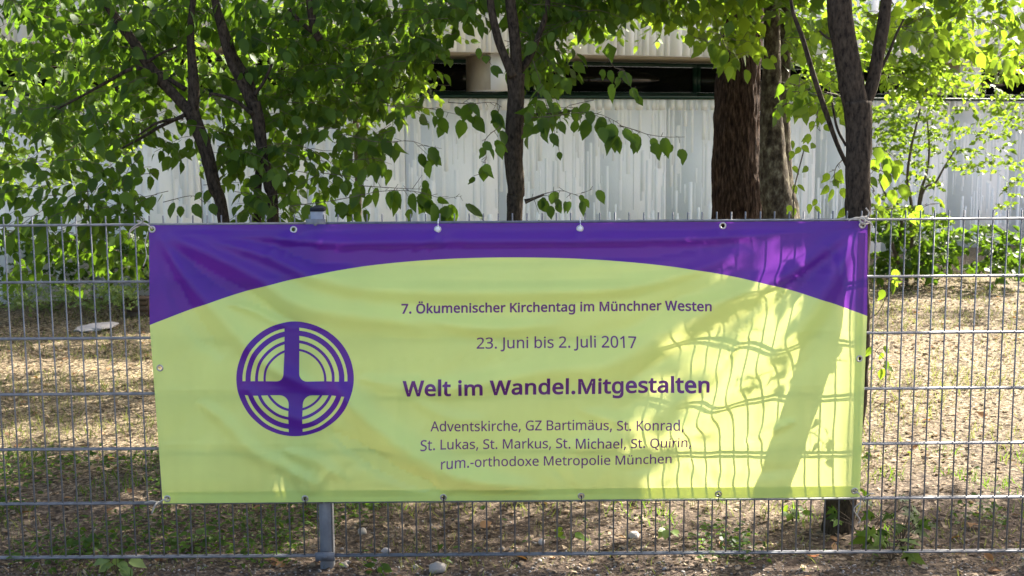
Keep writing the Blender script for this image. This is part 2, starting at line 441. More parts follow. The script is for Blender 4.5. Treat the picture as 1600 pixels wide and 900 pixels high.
for n in range(-12, 24):
    mb = MB()
    s0, s1 = n * BW + .008, (n + 1) * BW - .008
    mb.box(s0, s1, -.16, -.0, 0, ZS, bfr)
    for _k in range(64):
        w = rnd.choice((.012, .018, .025, .035, .05)); h = rnd.uniform(.10, .85)
        s = rnd.uniform(s0 + .004, s1 - w - .004); z = rnd.uniform(.05, ZS - .16 - h * .5)
        h = min(h, ZS - .10 - z); d = rnd.uniform(.0012, .0042)
        mb.add(bfr([(s, 0, z), (s + w, 0, z), (s + w, 0, z + h), (s, 0, z + h), (s + .002, d, z + .003), (s + w - .002, d, z + .003), (s + w - .002, d, z + h - .004), (s + .002, d, z + h - .004)]),
               q=[(4, 5, 6, 7), (0, 1, 5, 4), (1, 2, 6, 5), (2, 3, 7, 6), (3, 0, 4, 7)])
    s = s0 + .03
    while s < s1 - .08:
        w = rnd.uniform(.03, .10)
        mb.add(bfr([(s, 0, ZS - .12), (s + w, 0, ZS - .12), (s + w, 0, ZS - .005), (s, 0, ZS - .005), (s + .003, .006, ZS - .12), (s + w - .003, .006, ZS - .12), (s + w - .003, .006, ZS - .006), (s + .003, .006, ZS - .006)]),
               q=[(4, 5, 6, 7), (0, 1, 5, 4), (1, 2, 6, 5), (2, 3, 7, 6), (3, 0, 4, 7)])
        s += w + rnd.uniform(.006, .05)
    mb.build('wall_panel', M_conc, bld)
    mb = MB()
    mb.box(s0, s1, .62, .74, ZF - .006, 3.75, bfr)
    mb2 = MB()
    s = s0
    while s < s1 - .02:
        w = min(rnd.choice((.055, .07, .10, .16)), s1 - s)
        d = rnd.uniform(.745, .775)
        mb.add(bfr([(s, .74, ZF - .005), (s + w, .74, ZF - .005), (s + w, .74, 3.75), (s, .74, 3.75), (s + .006, d, ZF - .005), (s + w - .006, d, ZF - .005), (s + w - .006, d, 3.75), (s + .006, d, 3.75)]), q=[(4, 5, 6, 7), (0, 1, 5, 4), (1, 2, 6, 5), (2, 3, 7, 6), (3, 0, 4, 7)])
        s += w
    mb.build('fascia_panel', M_conc2, bld)
e0, e1 = -12 * BW, 24 * BW
MB().box(e0, e1, -.62, -8.2, 0, ZF - .02, bfr).build('rear_block', M_conc2, bld)
MB().box(e0, e1, .615, -.8, ZF - .0, ZF + .05, bfr).build('soffit', M_soffit, bld)
MB().box(e0, e1, .6, -8.1, 3.5, 3.6, bfr).build('roof', M_conc2, bld)
# windows, set back above the wall
def window(sa, sb):
    o = -.46
    f = MB()
    t = .045
    f.box(sa, sb, o - .05, o, ZS + .035, ZS + .035 + .06, bfr)
    f.box(sa, sb, o - .05, o, ZF - .05, ZF - .004, bfr)
    f.box(sa, sa + t, o - .05, o, ZS + .097, ZF - .052, bfr)
    f.box(sb - t, sb, o - .05, o, ZS + .097, ZF - .052, bfr)
    w = f.build('window', M_frame, bld)
    MB().box(sa + t, sb - t, o - .035, o - .025, ZS + .097, ZF - .052, bfr).build('pane', M_glass, w)
s = e0
k = 0
while s < e1 - .5:
    L = (1.62, .17, 2.05)[k % 3]
    window(s, min(s + L, e1) - .008)
    s += L
    k += 1
MB().box(e0, e1, -.60, .03, ZS + .004, ZS + .033, bfr).build('window_sill', M_frame, bld)
for n in (-11.95, -6.05, -.15, 5.75, 11.65, 17.55, 23.45):
    c = n * BW
    be = MB().box(c - .165, c + .165, -.08, .585, ZS + .07, ZF - .002, bfr).build('beam_end', M_conc2, bld)
    for sd in (-1, 1):
        a_, b_ = sorted((c + sd * .1652, c + sd * .1712))
        MB().box(a_, b_, -.078, .580, ZS + .072, ZF - .003, bfr).build('side_board', M_soffit, be)  # thin soffit-beige plates, darker than the beam front

# ---------------------------------------------------------------- double-wire mesh fence
WX0 = P(551, 338, 0).x                     # one known wire
POSTX = P(512, 560, .03).x
PS = .05
n0 = round((POSTX - WX0) / PS - .5)
POSTX = WX0 + (n0 + .5) * PS
FZ0 = .053
RS = .1975                                 # rail spacing
PW = 52                                    # wires in a panel
wire_me = None
def fence_panel(x0, npan, label):
    base = empty('mesh_fence', (x0, 0, 0), label, 'fence', 'galvanised mesh fence panels')
    global wire_me
    if wire_me is None:
        w = MB().tube([(0, 0, FZ0 - .006), (0, 0, FZ0 + RS * 6 + .03)], .0027, 6)
        o = w.build('wire', M_galv, base, True)
        wire_me = o.data
        o.location = (PS * .5, 0, 0)
        k0 = 1
        # rails share a mesh too
    else:
        k0 = 0
    global rail_me
    for k in range(k0, PW):
        o = link('wire', wire_me, None, base)
        o.location = (PS * (k + .5), rnd.uniform(-.0006, .0006), 0)
        o.rotation_euler = (0, rnd.uniform(-.0012, .0012), 0)
    for r in range(7):
        for sgn in (-1, 1):
            if rail_me is None:
                o = MB().tube([(.004, 0, 0), (PS * PW - .004, 0, 0)], .0040, 8).build('rail', M_galv, base, True)
                rail_me = o.data
            else:
                o = link('rail', rail_me, None, base)
            o.location = (0, sgn * .0071, FZ0 + RS * r)
    return base
rail_me = None
fence_panel(POSTX - PS * PW, 50, 'grey mesh fence panel left of the square post, only its right end behind the banner')
fence_panel(POSTX, 50, 'grey mesh fence panel right of the square post, behind most of the banner')
fence_panel(POSTX + PS * PW, 50, 'grey mesh fence panel continuing past the right edge of the photo')
for k, lab in ((0, 'square galvanised fence post with dark cap standing behind the banner'),
               (1, 'square galvanised fence post at the far right end of the banner fence'),
               (-1, 'square galvanised fence post at the far left end of the mesh fence')):
    x = POSTX + PS * PW * k
    po = empty('fence_post', (x, .043, 0), lab, 'post')
    mb = MB()
    mb.box(x - .022, x + .022, .0125, .0735, -.3, FZ0 + 1.225)
    mb.build('post_tube', M_post, po)
    mb = MB()
    mb.box(x - .0235, x + .0235, .011, .075, FZ0 + 1.225, FZ0 + 1.236)
    mb.add([(x - .0245, .010, FZ0 + 1.236), (x + .0245, .010, FZ0 + 1.236), (x + .0245, .076, FZ0 + 1.236), (x - .0245, .076, FZ0 + 1.236), (x - .012, .027, FZ0 + 1.243), (x + .012, .027, FZ0 + 1.243), (x + .012, .059, FZ0 + 1.243), (x - .012, .059, FZ0 + 1.243)],
           q=[(4, 5, 6, 7), (0, 1, 5, 4), (1, 2, 6, 5), (2, 3, 7, 6), (3, 0, 4, 7)])
    mb.build('post_cap', M_plast, po)
    for zz in (FZ0, FZ0 + RS * 3, FZ0 + RS * 6):
        mb = MB()
        mb.box(x - .034, x + .034, -.0175, -.0125, zz - .016, zz + .016)
        mb.tube([(x, -.0175, zz), (x, -.0235, zz)], .0075, 6)
        mb.build('clamp', M_galv, po)

# ---------------------------------------------------------------- the banner
TL, TR, BR_, BL = (233, 352), (1355, 345), (1343, 776), (255, 786)
def st(s, t):
    return ((1 - s) * (1 - t) * TL[0] + s * (1 - t) * TR[0] + s * t * BR_[0] + (1 - s) * t * BL[0],
            (1 - s) * (1 - t) * TL[1] + s * (1 - t) * TR[1] + s * t * BR_[1] + (1 - s) * t * BL[1])

# folds: pixel paths with half-width (px) and height (mm, towards the street)
FOLDS = [
    ([(244, 366), (290, 430), (330, 475), (385, 535), (440, 580), (510, 612)], 13, 8),
    ([(252, 375), (272, 440), (302, 500), (350, 560)], 14, -6),
    ([(262, 364), (335, 398), (405, 432), (460, 470), (530, 488), (640, 500), (760, 512), (880, 505)], 15, 9),
    ([(262, 380), (330, 430), (390, 462), (450, 500), (520, 520)], 9, -5),
    ([(300, 368), (385, 388), (450, 410), (500, 434), (600, 452), (800, 455), (1000, 445), (1160, 395)], 13, 8),
    ([(330, 365), (420, 378), (470, 396), (530, 402), (640, 400), (820, 395), (1000, 392), (1180, 378)], 14, -8),
    ([(240, 358), (420, 372), (520, 379), (700, 377), (900, 376), (1120, 370), (1345, 352)], 9, 6),
    ([(345, 470), (400, 485), (450, 506), (520, 515)], 6, 4),
    ([(600, 480), (720, 520), (860, 532), (960, 520), (1040, 478), (1120, 440)], 12, -5),
    ([(590, 612), (690, 606), (780, 592), (860, 576), (930, 572), (985, 551), (1040, 517), (1085, 493), (1150, 461), (1250, 418), (1336, 356)], 17, 21),
    ([(960, 608), (1040, 560), (1100, 530), (1180, 490), (1270, 420), (1330, 372)], 12, -9),
    ([(1010, 700), (1060, 668), (1100, 650), (1150, 600), (1185, 566), (1214, 541), (1262, 488), (1300, 430), (1340, 362)], 18, 25),
    ([(1180, 660), (1225, 600), (1262, 555), (1300, 490), (1335, 400)], 13, -5),
    ([(900, 640), (980, 655), (1060, 625), (1110, 585), (1150, 535)], 12, 9),
    ([(1050, 470), (1110, 470), (1170, 450)], 7, 5),
    ([(1150, 520), (1175, 497), (1205, 470), (1240, 440)], 5, 6),
    ([(1132, 560), (1160, 530), (1190, 512)], 4, 4),
    ([(1160, 690), (1200, 672), (1245, 655)], 6, 7),
    ([(520, 585), (560, 640), (610, 682), (665, 718), (740, 748), (850, 764)], 17, 12),
    ([(500, 655), (560, 700), (630, 742), (700, 768)], 11, -9),
    ([(310, 625), (350, 655), (400, 705), (450, 730), (500, 760)], 10, 5),
    ([(440, 700), (500, 722), (540, 750)], 9, 4),
    ([(880, 700), (940, 690), (1010, 672), (1060, 640)], 13, 7),
    ([(560, 590), (620, 598), (660, 590)], 8, 4),
    ([(380, 600), (430, 640), (500, 660), (560, 690)], 9, 4),
    ([(1290, 380), (1310, 430), (1325, 480), (1330, 560)], 8, 5),
    ([(960, 735), (1060, 726), (1150, 738), (1260, 730)], 10, -4),
    ([(1330, 352), (1334, 420), (1334, 560), (1332, 760)], 3, 2),
    ([(640, 620), (700, 650), (760, 655)], 9, 3),
]
for gx_, gy_ in ((459, 358), (684, 358), (906, 357), (1129, 352)):
    for dx_ in (-34, -12, 16, 40): FOLDS.append(([(gx_ + dx_ * .1, gy_ + 5), (gx_ + dx_ * .6, gy_ + 20), (gx_ + dx_ * 1.3, gy_ + 44)], 7, 2.0 if dx_ % 8 else -2))
for gx_, gy_ in ((477, 778), (693, 776), (908, 774), (1122, 771)):
    for dx_ in (-40, -14, 12, 36): FOLDS.append(([(gx_ + dx_ * .1, gy_ - 4), (gx_ + dx_ * .6, gy_ - 22), (gx_ + dx_ * 1.2, gy_ - 50)], 7, 1.8 if dx_ % 8 else -2))
_fr = random.Random(77)
for _k in range(26):                     # fine creases left from the rolled-up cloth
    a0 = (_fr.uniform(270, 1310), _fr.uniform(400, 740)); an = _fr.choice((_fr.gauss(.5, .35), _fr.gauss(-.6, .3))) if a0[0] < 900 else _fr.gauss(-.75, .3)
    ln = _fr.uniform(30, 110)
    FOLDS.append(([a0, (a0[0] + ln * .5 * math.cos(an), a0[1] + ln * .5 * math.sin(an) + _fr.gauss(0, 3)), (a0[0] + ln * math.cos(an), a0[1] + ln * math.sin(an))], _fr.uniform(7, 11), _fr.choice((-1, 1)) * _fr.uniform(.5, 1.0)))
FP = [(smooth_path(p, 26), w, h) for p, w, h in FOLDS]
def disp(q):
    """q (n,2) photograph pixels -> metres out from the fence"""
    q = np.asarray(q, dtype=float)
    out = np.zeros(len(q))
    for pts, w, h in FP:
        best = np.full(len(q), 1e9); bu = np.zeros(len(q))
        m = len(pts)
        for i in range(m - 1):
            a, b = pts[i], pts[i + 1]
            ab = b - a
            L2 = max((ab ** 2).sum(), 1e-9)
            u = np.clip(((q - a) @ ab) / L2, 0, 1)
            d = np.hypot(q[:, 0] - a[0] - u * ab[0], q[:, 1] - a[1] - u * ab[1])
            k = d < best
            best = np.where(k, d, best); bu = np.where(k, (i + u) / (m - 1), bu)
        wid = w * (.55 + .75 * np.sin(np.pi * np.clip(bu, .02, .98)) ** .8)
        amp = h * ((.0026 if pts[:, 0].mean() < 850 else .0017) if h < 15 else .00105) * np.clip(np.minimum(bu / .16, (1 - bu) / .16), 0.0, 1) ** .8
        out += amp * np.exp(-(best / wid) ** 2 * 1.1)
    x, y = q[:, 0], q[:, 1]
    out += .0016 * np.sin(x * .021 + y * .034 + 1.3 * np.sin(y * .02)) + .0011 * np.sin(x * .047 - y * .025 + 2 * np.sin(x * .011)) + .0006 * np.sin(x * .10 + y * .07 + 2 * np.sin(y * .05 + x * .013))
    # the cloth is drawn tight over the wires and rails behind it
    out += .0005 * np.cos((x - 551) * 2 * np.pi / 22.4) * (y > 560) + .0011 * np.exp(-(np.mod(y + (x - 130) * .006 - 349 + 43, 86.5) - 43) ** 2 / 12)
    out += .010 + .006 * np.sin(np.clip((x - 240) / 1105, 0, 1) * np.pi) * np.sin(np.clip((y - 350) / 432, 0, 1) * np.pi)
    s = np.clip((x - 244) / 1104, 0, 1)
    e = np.minimum(np.minimum(x - 236, 1352 - x), np.minimum(y - 350, 782 - y))
    e = np.clip(e / 38, .22, 1)
    return np.maximum(out * (e * (2 - e)), .0015)
CY = -.0165
_o = np.array(EYE); _R = np.array(CAMR.to_3x3())
def cloth(q, extra=0.0):
    q = np.asarray(q, dtype=float)
    d = np.stack([(q[:, 0] - 800) / F, -(q[:, 1] - 450) / F, -np.ones(len(q))], 1) @ _R.T
    t = (CY - _o[1]) / d[:, 1]
    W = _o + d * t[:, None]
    W[:, 1] -= disp(q) + extra
    return W
def cloth_n(q):
    e = 1.2
    q = np.asarray(q, dtype=float)
    a = cloth(q + [e, 0]) - cloth(q - [e, 0])
    b = cloth(q + [0, e]) - cloth(q - [0, e])
    n = np.cross(b, a)
    n /= np.linalg.norm(n, axis=1)[:, None]
    n *= np.where(n[:, 1] > 0, -1, 1)[:, None]
    return n

def parse(s):
    return [[(int(l[i:i + 3]) - 60, int(l[i + 3:i + 6]) - 200) for i in range(0, len(l), 6)] for l in s.split('/')]
def area(l):
    return .5 * sum(l[i - 1][0] * l[i][1] - l[i][0] * l[i - 1][1] for i in range(len(l)))
def fatten(loops, k):
    """heavier strokes: every outline moved out (counters in) by k"""
    res = []
    outer = max(loops, key=lambda l: abs(area(l)))
    sg = 1 if area(outer) > 0 else -1
    for l in loops:
        n = len(l); q = []
        for i in range(n):
            a, b, c = l[i - 1], l[i], l[(i + 1) % n]
            d0 = (b[0] - a[0], b[1] - a[1]); d1 = (c[0] - b[0], c[1] - b[1])
            L0, L1 = math.hypot(*d0) or 1, math.hypot(*d1) or 1
            n0 = (d0[1] / L0, -d0[0] / L0); n1 = (d1[1] / L1, -d1[0] / L1)
            m = (n0[0] + n1[0], n0[1] + n1[1]); Lm = math.hypot(*m) or 1
            m = (m[0] / Lm, m[1] / Lm)
            dot = max(.45, m[0] * n0[0] + m[1] * n0[1])
            q.append((b[0] + m[0] * k * sg / dot, b[1] + m[1] * k * sg / dot))
        res.append(q)
    return res
def text_loops(body, style, xl, xr, yl, yr, cap):
    """outline loops of one printed line; xl..xr its ink width, yl/yr baseline at both ends, cap height, all px"""
    pen = 0
    loops = []
    word, words = 0, []
    for ch in body:
        adv, s = GLYPHS[ch]
        if s:
            for l in fatten(parse(s), 12.0 if style == 'b' else 3.5):
                loops.append([(x + pen, y) for x, y in l])
                words.append(word)
        word += ch == ' '
        pen += adv + (6 if style == 'b' else 0)
    xs = [p[0] for l in loops for p in l]
    a, b = min(xs), max(xs)
    sy = cap / 292.0
    out = [[] for _ in range(word + 1)]
    for k, l in zip(words, loops):
        out[k].append([(xl + (x - a) / (b - a) * (xr - xl), yl + (x - a) / (b - a) * (yr - yl) - y * sy) for x, y in l])
    return [w for w in out if w]
LINES = [
    ('b', '7. Ökumenischer Kirchentag im Münchner Westen', 628, 1109, 488.0, 483.3, 14.2),
    ('r', '23. Juni bis 2. Juli 2017', 745, 993, 543.6, 541.2, 17.2),
    ('b', 'Welt im Wandel.Mitgestalten', 630, 1107, 616.8, 610.6, 23.3),
    ('r', 'Adventskirche, GZ Bartimäus, St. Konrad,', 673, 1066, 672.4, 669.2, 15.6),
    ('r', 'St. Lukas, St. Markus, St. Michael, St. Quirin,', 658, 1079, 700.6, 697.2, 15.2),
    ('r', 'rum.-orthodoxe Metropolie München', 690, 1049, 728.2, 723.2, 14.6),
]
REG = []                                   # (object name, loops)
for stl, body, xl, xr, yl, yr, cap in LINES:
    for w in text_loops(body, stl, xl, xr, yl, yr, cap): REG.append(('printed_word', w))
# the round emblem: disc with a cross, rings cut by the bars
ec = (462.2, 590.8)
def circ(c, r, n=72, a0=0, a1=2 * math.pi):
    return [(c[0] + r * math.cos(a0 + (a1 - a0) * i / n), c[1] + r * math.sin(a0 + (a1 - a0) * i / n)) for i in range(n)]
emb = [[(ec[0] + 91.5 * math.cos(2 * math.pi * i / 96), ec[1] + 89.3 * math.sin(2 * math.pi * i / 96)) for i in range(96)]]
ac = (462.0, 592.3)
UL, UR, UB = (444.7, 446.4), (467.9, 469.6), 594.3       # upper bar x at top / at the cross
LL, LR, LT = (451.2, 453.2), (473.0, 475.0), 616.4
def quad_shapes(sx, xv, yh, sy, fil):
    """gaps of one quarter: sx,sy = -1/1 side, xv = bar edge, yh = bar edge"""
    out = []
    dx, dy = abs(xv - ac[0]), abs(yh - ac[1]) * (1 if (yh - ac[1]) * sy > 0 else -1)
    def arc(r, rev=False, n=14):
        a0 = math.asin(max(-1, min(1, dy / r)))              # at the horizontal bar
        a1 = math.acos(max(-1, min(1, dx / r)))              # at the vertical bar
        pts = [(ac[0] + sx * r * math.cos(a0 + (a1 - a0) * i / n), ac[1] + sy * r * math.sin(a0 + (a1 - a0) * i / n)) for i in range(n + 1)]
        return pts[::-1] if rev else pts
    for r0, r1 in ((81.8, 77.2), (69.0, 62.2), (57.6, 49.0)):
        out.append(arc(r0) + arc(r1, True))
    a = arc(45.4)
    cx, cy = xv, yh                                        # inner corner with a fillet
    fx, fy = cx + sx * fil, cy + sy * fil
    pts = [(fx - sx * fil * math.sin(t), fy - sy * fil * math.cos(t)) for t in [math.pi / 2 * i / 6 for i in range(7)]]
    out.append(a + pts[::-1])
    return out
emb += quad_shapes(-1, 445.6, UB, -1, 13) + quad_shapes(1, 468.9, UB, -1, 13)
emb += quad_shapes(-1, 452.2, LT, 1, 15) + quad_shapes(1, 474.0, LT, 1, 15)
REG.append(('emblem', emb))
arc_pts = np.array([(236, 507.2), (242, 504.5), (320, 475), (410, 448), (500, 427), (605, 410.8), (700, 405), (815, 402.8), (900, 403.8), (1014, 411.4), (1110, 425.5), (1185, 440.5), (1275, 464.5), (1350, 492), (1356, 494)])
pc = np.polyfit((arc_pts[:, 0] - 800) / 560, arc_pts[:, 1], 6)
def arc_y(x): return np.polyval(pc, (np.asarray(x, dtype=float) - 800) / 560)

GROM = [(238, 358), (459, 358.5), (684, 358), (906, 357), (1129, 352.5), (1347, 351.5),
        (262, 778.5), (477, 778.5), (693, 776.5), (908, 774), (1122, 771), (1334.5, 766), (250.5, 574.5), (1342, 560)]
# one triangulation of the whole print
pts, edges = [], []
NS, NT = 210, 82
for j in range(NT + 1):
    for i in range(NS + 1):
        pts.append(st(i / NS, j / NT))
for i in range(NS): edges += [(i, i + 1), (NT * (NS + 1) + i, NT * (NS + 1) + i + 1)]
for j in range(NT): edges += [(j * (NS + 1), (j + 1) * (NS + 1)), (j * (NS + 1) + NS, (j + 1) * (NS + 1) + NS)]
def add_loop(l, closed=True):
    b = len(pts)
    pts.extend(l)
    edges.extend([(b + i, b + i + 1) for i in range(len(l) - 1)])
    if closed: edges.append((b + len(l) - 1, b))
for nme, loops in REG:
    for l in loops: add_loop(l)
ax = np.linspace(234.5, 1354.5, 300)
add_loop([(float(x), float(y)) for x, y in zip(ax, arc_y(ax))], False)
for g in GROM: add_loop(circ(g, 3.0, 12))
vo, eo, fo, *_ = delaunay_2d_cdt([Vector(p) for p in pts], edges, [], 0, 1e-4)
VP = np.array([tuple(v) for v in vo]); FT = np.array([f for f in fo if len(f) == 3])
cen = VP[FT].mean(1)
reg = np.where(cen[:, 1] < arc_y(cen[:, 0]), 1, 0)       # 0 lime field, 1 purple band
def inside(q, loops):
    r = np.zeros(len(q), dtype=bool)
    for l in loops:
        L = np.array(l)
        lo, hi = L.min(0), L.max(0)
        k = np.where((q[:, 0] > lo[0]) & (q[:, 0] < hi[0]) & (q[:, 1] > lo[1]) & (q[:, 1] < hi[1]))[0]
        if not len(k): continue
        x, y = q[k, 0], q[k, 1]
        c = np.zeros(len(k), dtype=bool)
        for i in range(len(L)):
            x0, y0 = L[i - 1]; x1, y1 = L[i]
            if y0 == y1: continue
            m = ((y0 > y) != (y1 > y)) & (x < (x1 - x0) * (y - y0) / (y1 - y0) + x0)
            c ^= m
        r[k] ^= c
    return r
for i, (nme, loops) in enumerate(REG):
    reg[inside(cen, loops)] = 2 + i
hole = inside(cen, [circ(g, 3.0, 12) for g in GROM])
corners = np.array([TL, TR, BR_, BL], dtype=float)
reg[hole] = -1
W3 = cloth(VP); NV = cloth_n(VP)

def vinyl(name, col, tcol, tr):
    def b(nt, out):
        tc = N(nt, 'ShaderNodeTexCoord')
        p = N(nt, 'ShaderNodeBsdfPrincipled', i_Roughness=.34)
        p.inputs['Specular IOR Level'].default_value = .45
        n1 = N(nt, 'ShaderNodeTexNoise', i_Scale=5, i_Detail=5)
        nt.links.new(tc.outputs['Object'], n1.inputs['Vector'])
        c = ramp(nt, n1.outputs[0], [(.3, tuple(x * .94 for x in col)), (.7, tuple(min(1, x * 1.04) for x in col))])
        nt.links.new(c, p.inputs['Base Color'])
        n2 = N(nt, 'ShaderNodeTexNoise', i_Scale=28, i_Detail=4)
        mp = N(nt, 'ShaderNodeMapping'); mp.inputs['Scale'].default_value = (1, 1, 1.6)
        nt.links.new(tc.outputs['Object'], mp.inputs[0]); nt.links.new(mp.outputs[0], n2.inputs['Vector'])
        bp = N(nt, 'ShaderNodeBump', i_Strength=.12, i_Distance=.006)
        nt.links.new(n2.outputs[0], bp.inputs['Height'])
        nt.links.new(bp.outputs[0], p.inputs['Normal'])
        t = N(nt, 'ShaderNodeBsdfTranslucent'); t.inputs[0].default_value = (*tcol, 1)
        mx = N(nt, 'ShaderNodeMixShader', i_0=tr)
        nt.links.new(p.outputs[0], mx.inputs[1]); nt.links.new(t.outputs[0], mx.inputs[2])
        nt.links.new(mx.outputs[0], out.inputs[0])
    return mat(name, b)
M_lime = vinyl('lime_print', (.58, .74, .215), (.82, .79, .28), .28)
M_purple = vinyl('purple_print', (.058, .012, .265), (.23, .045, .38), .28)
M_text = vinyl('purple_letter_print', (.115, .017, .15), (.12, .02, .10), .05)

bcen = P(795, 566, CY)
banner = empty('banner', tuple(bcen), 'wide purple and lime church festival banner tied to the mesh fence', 'banner')
def piece(name, ids, m):
    f = FT[np.isin(reg, ids)]
    used, inv = np.unique(f.ravel(), return_inverse=True)
    me = np_mesh(name, W3[used], inv.reshape(-1, 3), True)
    me.normals_split_custom_set_from_vertices([tuple(v) for v in NV[used]])
    return link(name, me, m, banner)
# orient triangles towards the street
a, b, c = W3[FT[:, 0]], W3[FT[:, 1]], W3[FT[:, 2]]
fn = np.cross(b - a, c - a)
FT[fn[:, 1] > 0] = FT[fn[:, 1] > 0][:, ::-1]
piece('lime_field', [0], M_lime)
piece('purple_band', [1], M_purple)
for i, (nme, loops) in enumerate(REG):
    piece(nme, [2 + i], M_purple if nme == 'emblem' else M_text)
# the hem is a second layer of cloth behind the edges
def strip(s0, s1, t0, t1, m):
    ns, nt_ = max(2, int(abs(s1 - s0) * 240)), max(2, int(abs(t1 - t0) * 90))
    q = np.array([st(s0 + (s1 - s0) * i / ns, t0 + (t1 - t0) * j / nt_) for j in range(nt_ + 1) for i in range(ns + 1)])
    w = cloth(q, -.0012)
    f = [(j * (ns + 1) + i, j * (ns + 1) + i + 1, (j + 1) * (ns + 1) + i + 1, (j + 1) * (ns + 1) + i) for j in range(nt_) for i in range(ns)]
    # leave the eyelet holes open
    g = np.array(GROM)
    f = np.array(f)
    cc = q[f].mean(1)
    keep = np.min(np.hypot(cc[:, None, 0] - g[None, :, 0], cc[:, None, 1] - g[None, :, 1]), 1) > 4.2
    link('hem', np_mesh('hem', w, f[keep], True), m, banner)
strip(.002, .998, .958, .999, M_lime)
strip(.9875, .9985, .042, .955, M_lime)
# eyelets
for g in GROM:
    c = Vector(cloth([g])[0]); n = Vector(cloth_n([g])[0])
    a_ = n.orthogonal().normalized(); b_ = n.cross(a_)
    V, q = [], []
    S, T = 20, 8
    for i in range(S):
        th = 2 * math.pi * i / S
        rd = a_ * math.cos(th) + b_ * math.sin(th)
        for j in range(T):
            ph = 2 * math.pi * j / T
            V.append(tuple(c + rd * (.0096 + .0030 * math.cos(ph)) + n * (.0004 + .0018 * math.sin(ph))))
    for i in range(S):
        for j in range(T):
            q.append((i * T + j, ((i + 1) % S) * T + j, ((i + 1) % S) * T + (j + 1) % T, i * T + (j + 1) % T))
    MB().add(V, q=q).build('eyelet', M_ring, banner, True)
# white nylon ties with round heads in two top eyelets, dark loops in the others
for g, lab in (((684, 358), 'white cable tie in the third eyelet from the left on top of the banner'), ((906, 357), 'white cable tie in the fourth eyelet from the left on top of the banner')):
    c = Vector(cloth([g])[0])
    t = empty('cable_tie', tuple(c), lab, 'cable tie', 'white cable ties on the top edge')
    mb = MB()
    mb.tube([c + Vector((0, .004, 0)), c + Vector((0, -.0035, 0)), c + Vector((0, -.006, 0))], [.0078, .0084, .0055], 14)
    mb.build('tie_head', M_tie, t, True)
    z = FZ0 + RS * 6
    MB().tube([c + Vector((0, .002, 0)), Vector((c.x, .004, c.z + .005)), Vector((c.x + .002, .016, z + .002)), Vector((c.x + .002, .009, z + .013)), Vector((c.x + .001, -.012, z + .008)), c + Vector((.002, -.004, .008))], .0016, 6).build('strap', M_tie, t, True)
M_tied = noise_mat('black_nylon', [(.3, (.012, .012, .013)), (.7, (.03, .03, .032))], scale=40, rough=.5, bump=.05)
for (gx_, gy_), wh in zip(((477, 778.5), (693, 776.5), (908, 774), (1122, 771)), ('second', 'third', 'fourth', 'fifth')):
    c = Vector(cloth([(gx_, gy_)])[0])
    t = empty('cable_tie', tuple(c), 'black cable tie through the %s eyelet from the left on the bottom banner edge' % wh, 'cable tie', 'black cable ties on the bottom edge')
    z = FZ0 + RS
    MB().tube([c + Vector((0, .004, .001)), c + Vector((0, -.0045, -.001)), c + Vector((.001, -.006, -.011)), Vector((c.x + .001, -.0165, z + .003)), Vector((c.x + .001, -.0135, z - .008)), Vector((c.x, .009, z - .009)), Vector((c.x, .014, z + .004)), c + Vector((0, .006, -.002))], .0015, 6).build('strap', M_tied, t, True)
    MB().box(c.x - .003, c.x + .003, c.y - .0085, c.y - .0045, c.z - .004, c.z + .0035).build('tie_head', M_tied, t)
def cord(label, path, r=.0022, extra=()):
    o = empty('tie_cord', tuple(path[0]), label, 'cord')
    MB().tube([tuple(v) for v in smooth_path([tuple(p) for p in path], 26)], r, 6).build('cord', M_rope, o, True)
    for e in extra:
        MB().tube([tuple(v) for v in smooth_path([tuple(p) for p in e], 12)], r * .75, 5).build('loose_end', M_rope, o, True)
    return o
def pp(px, py, Y): return P(px, py, Y)
cord('frayed cord tying the top left banner corner to the top rail', [pp(238, 358, -.02), pp(232, 352, -.03), pp(222, 347, -.014), pp(214, 345, .012), pp(219, 351, .004), pp(208, 358, -.018), pp(200, 366, -.014)],
     .0026, [[pp(222, 347, -.02), pp(212, 352, -.03), pp(203, 360, -.03), pp(203, 372, -.022)], [pp(222, 347, -.02), pp(226, 342, -.024), pp(219, 339, -.03)], [pp(231, 362, -.02), pp(227, 380, -.02), pp(229, 400, -.018), pp(224, 416, -.018)]])
cord('knotted cord tying the top right banner corner to the top rail', [pp(1347, 351, -.02), pp(1352, 344, -.035), pp(1345, 339, -.02), pp(1355, 340, .012), pp(1358, 347, .0), pp(1350, 350, -.035), pp(1343, 343, -.035), pp(1354, 338, -.02)],
     .0036, [[pp(1352, 344, -.03), pp(1341, 340, -.04), pp(1331, 342, -.045), pp(1326, 345, -.045)], [pp(1352, 344, -.03), pp(1358, 333, -.03), pp(1353, 325, -.03)], [pp(1352, 344, -.03), pp(1362, 350, -.03), pp(1363, 356, -.03)]])
cord('pale cord tying the bottom left banner corner to the rail', [pp(262, 778, -.018), pp(255, 781, -.03), pp(248, 786, -.022), pp(245, 790, .004), pp(249, 784, .012), pp(243, 788, -.02), pp(237, 803, -.02)],
     .0028, [[pp(250, 785, -.02), pp(236, 783, -.028), pp(226, 786, -.028)]])
cord('pale cord tying the bottom right banner corner to the rail', [pp(1334, 766, -.018), pp(1343, 772, -.03), pp(1348, 779, -.02), pp(1350, 784, .006), pp(1345, 776, .01), pp(1344, 790, -.022), pp(1338, 806, -.022)],
     .0024, [[pp(1348, 780, -.02), pp(1358, 772, -.03), pp(1366, 771, -.03)], [pp(1345, 785, -.02), pp(1334, 796, -.028), pp(1344, 812, -.028), pp(1340, 818, -.03)]])

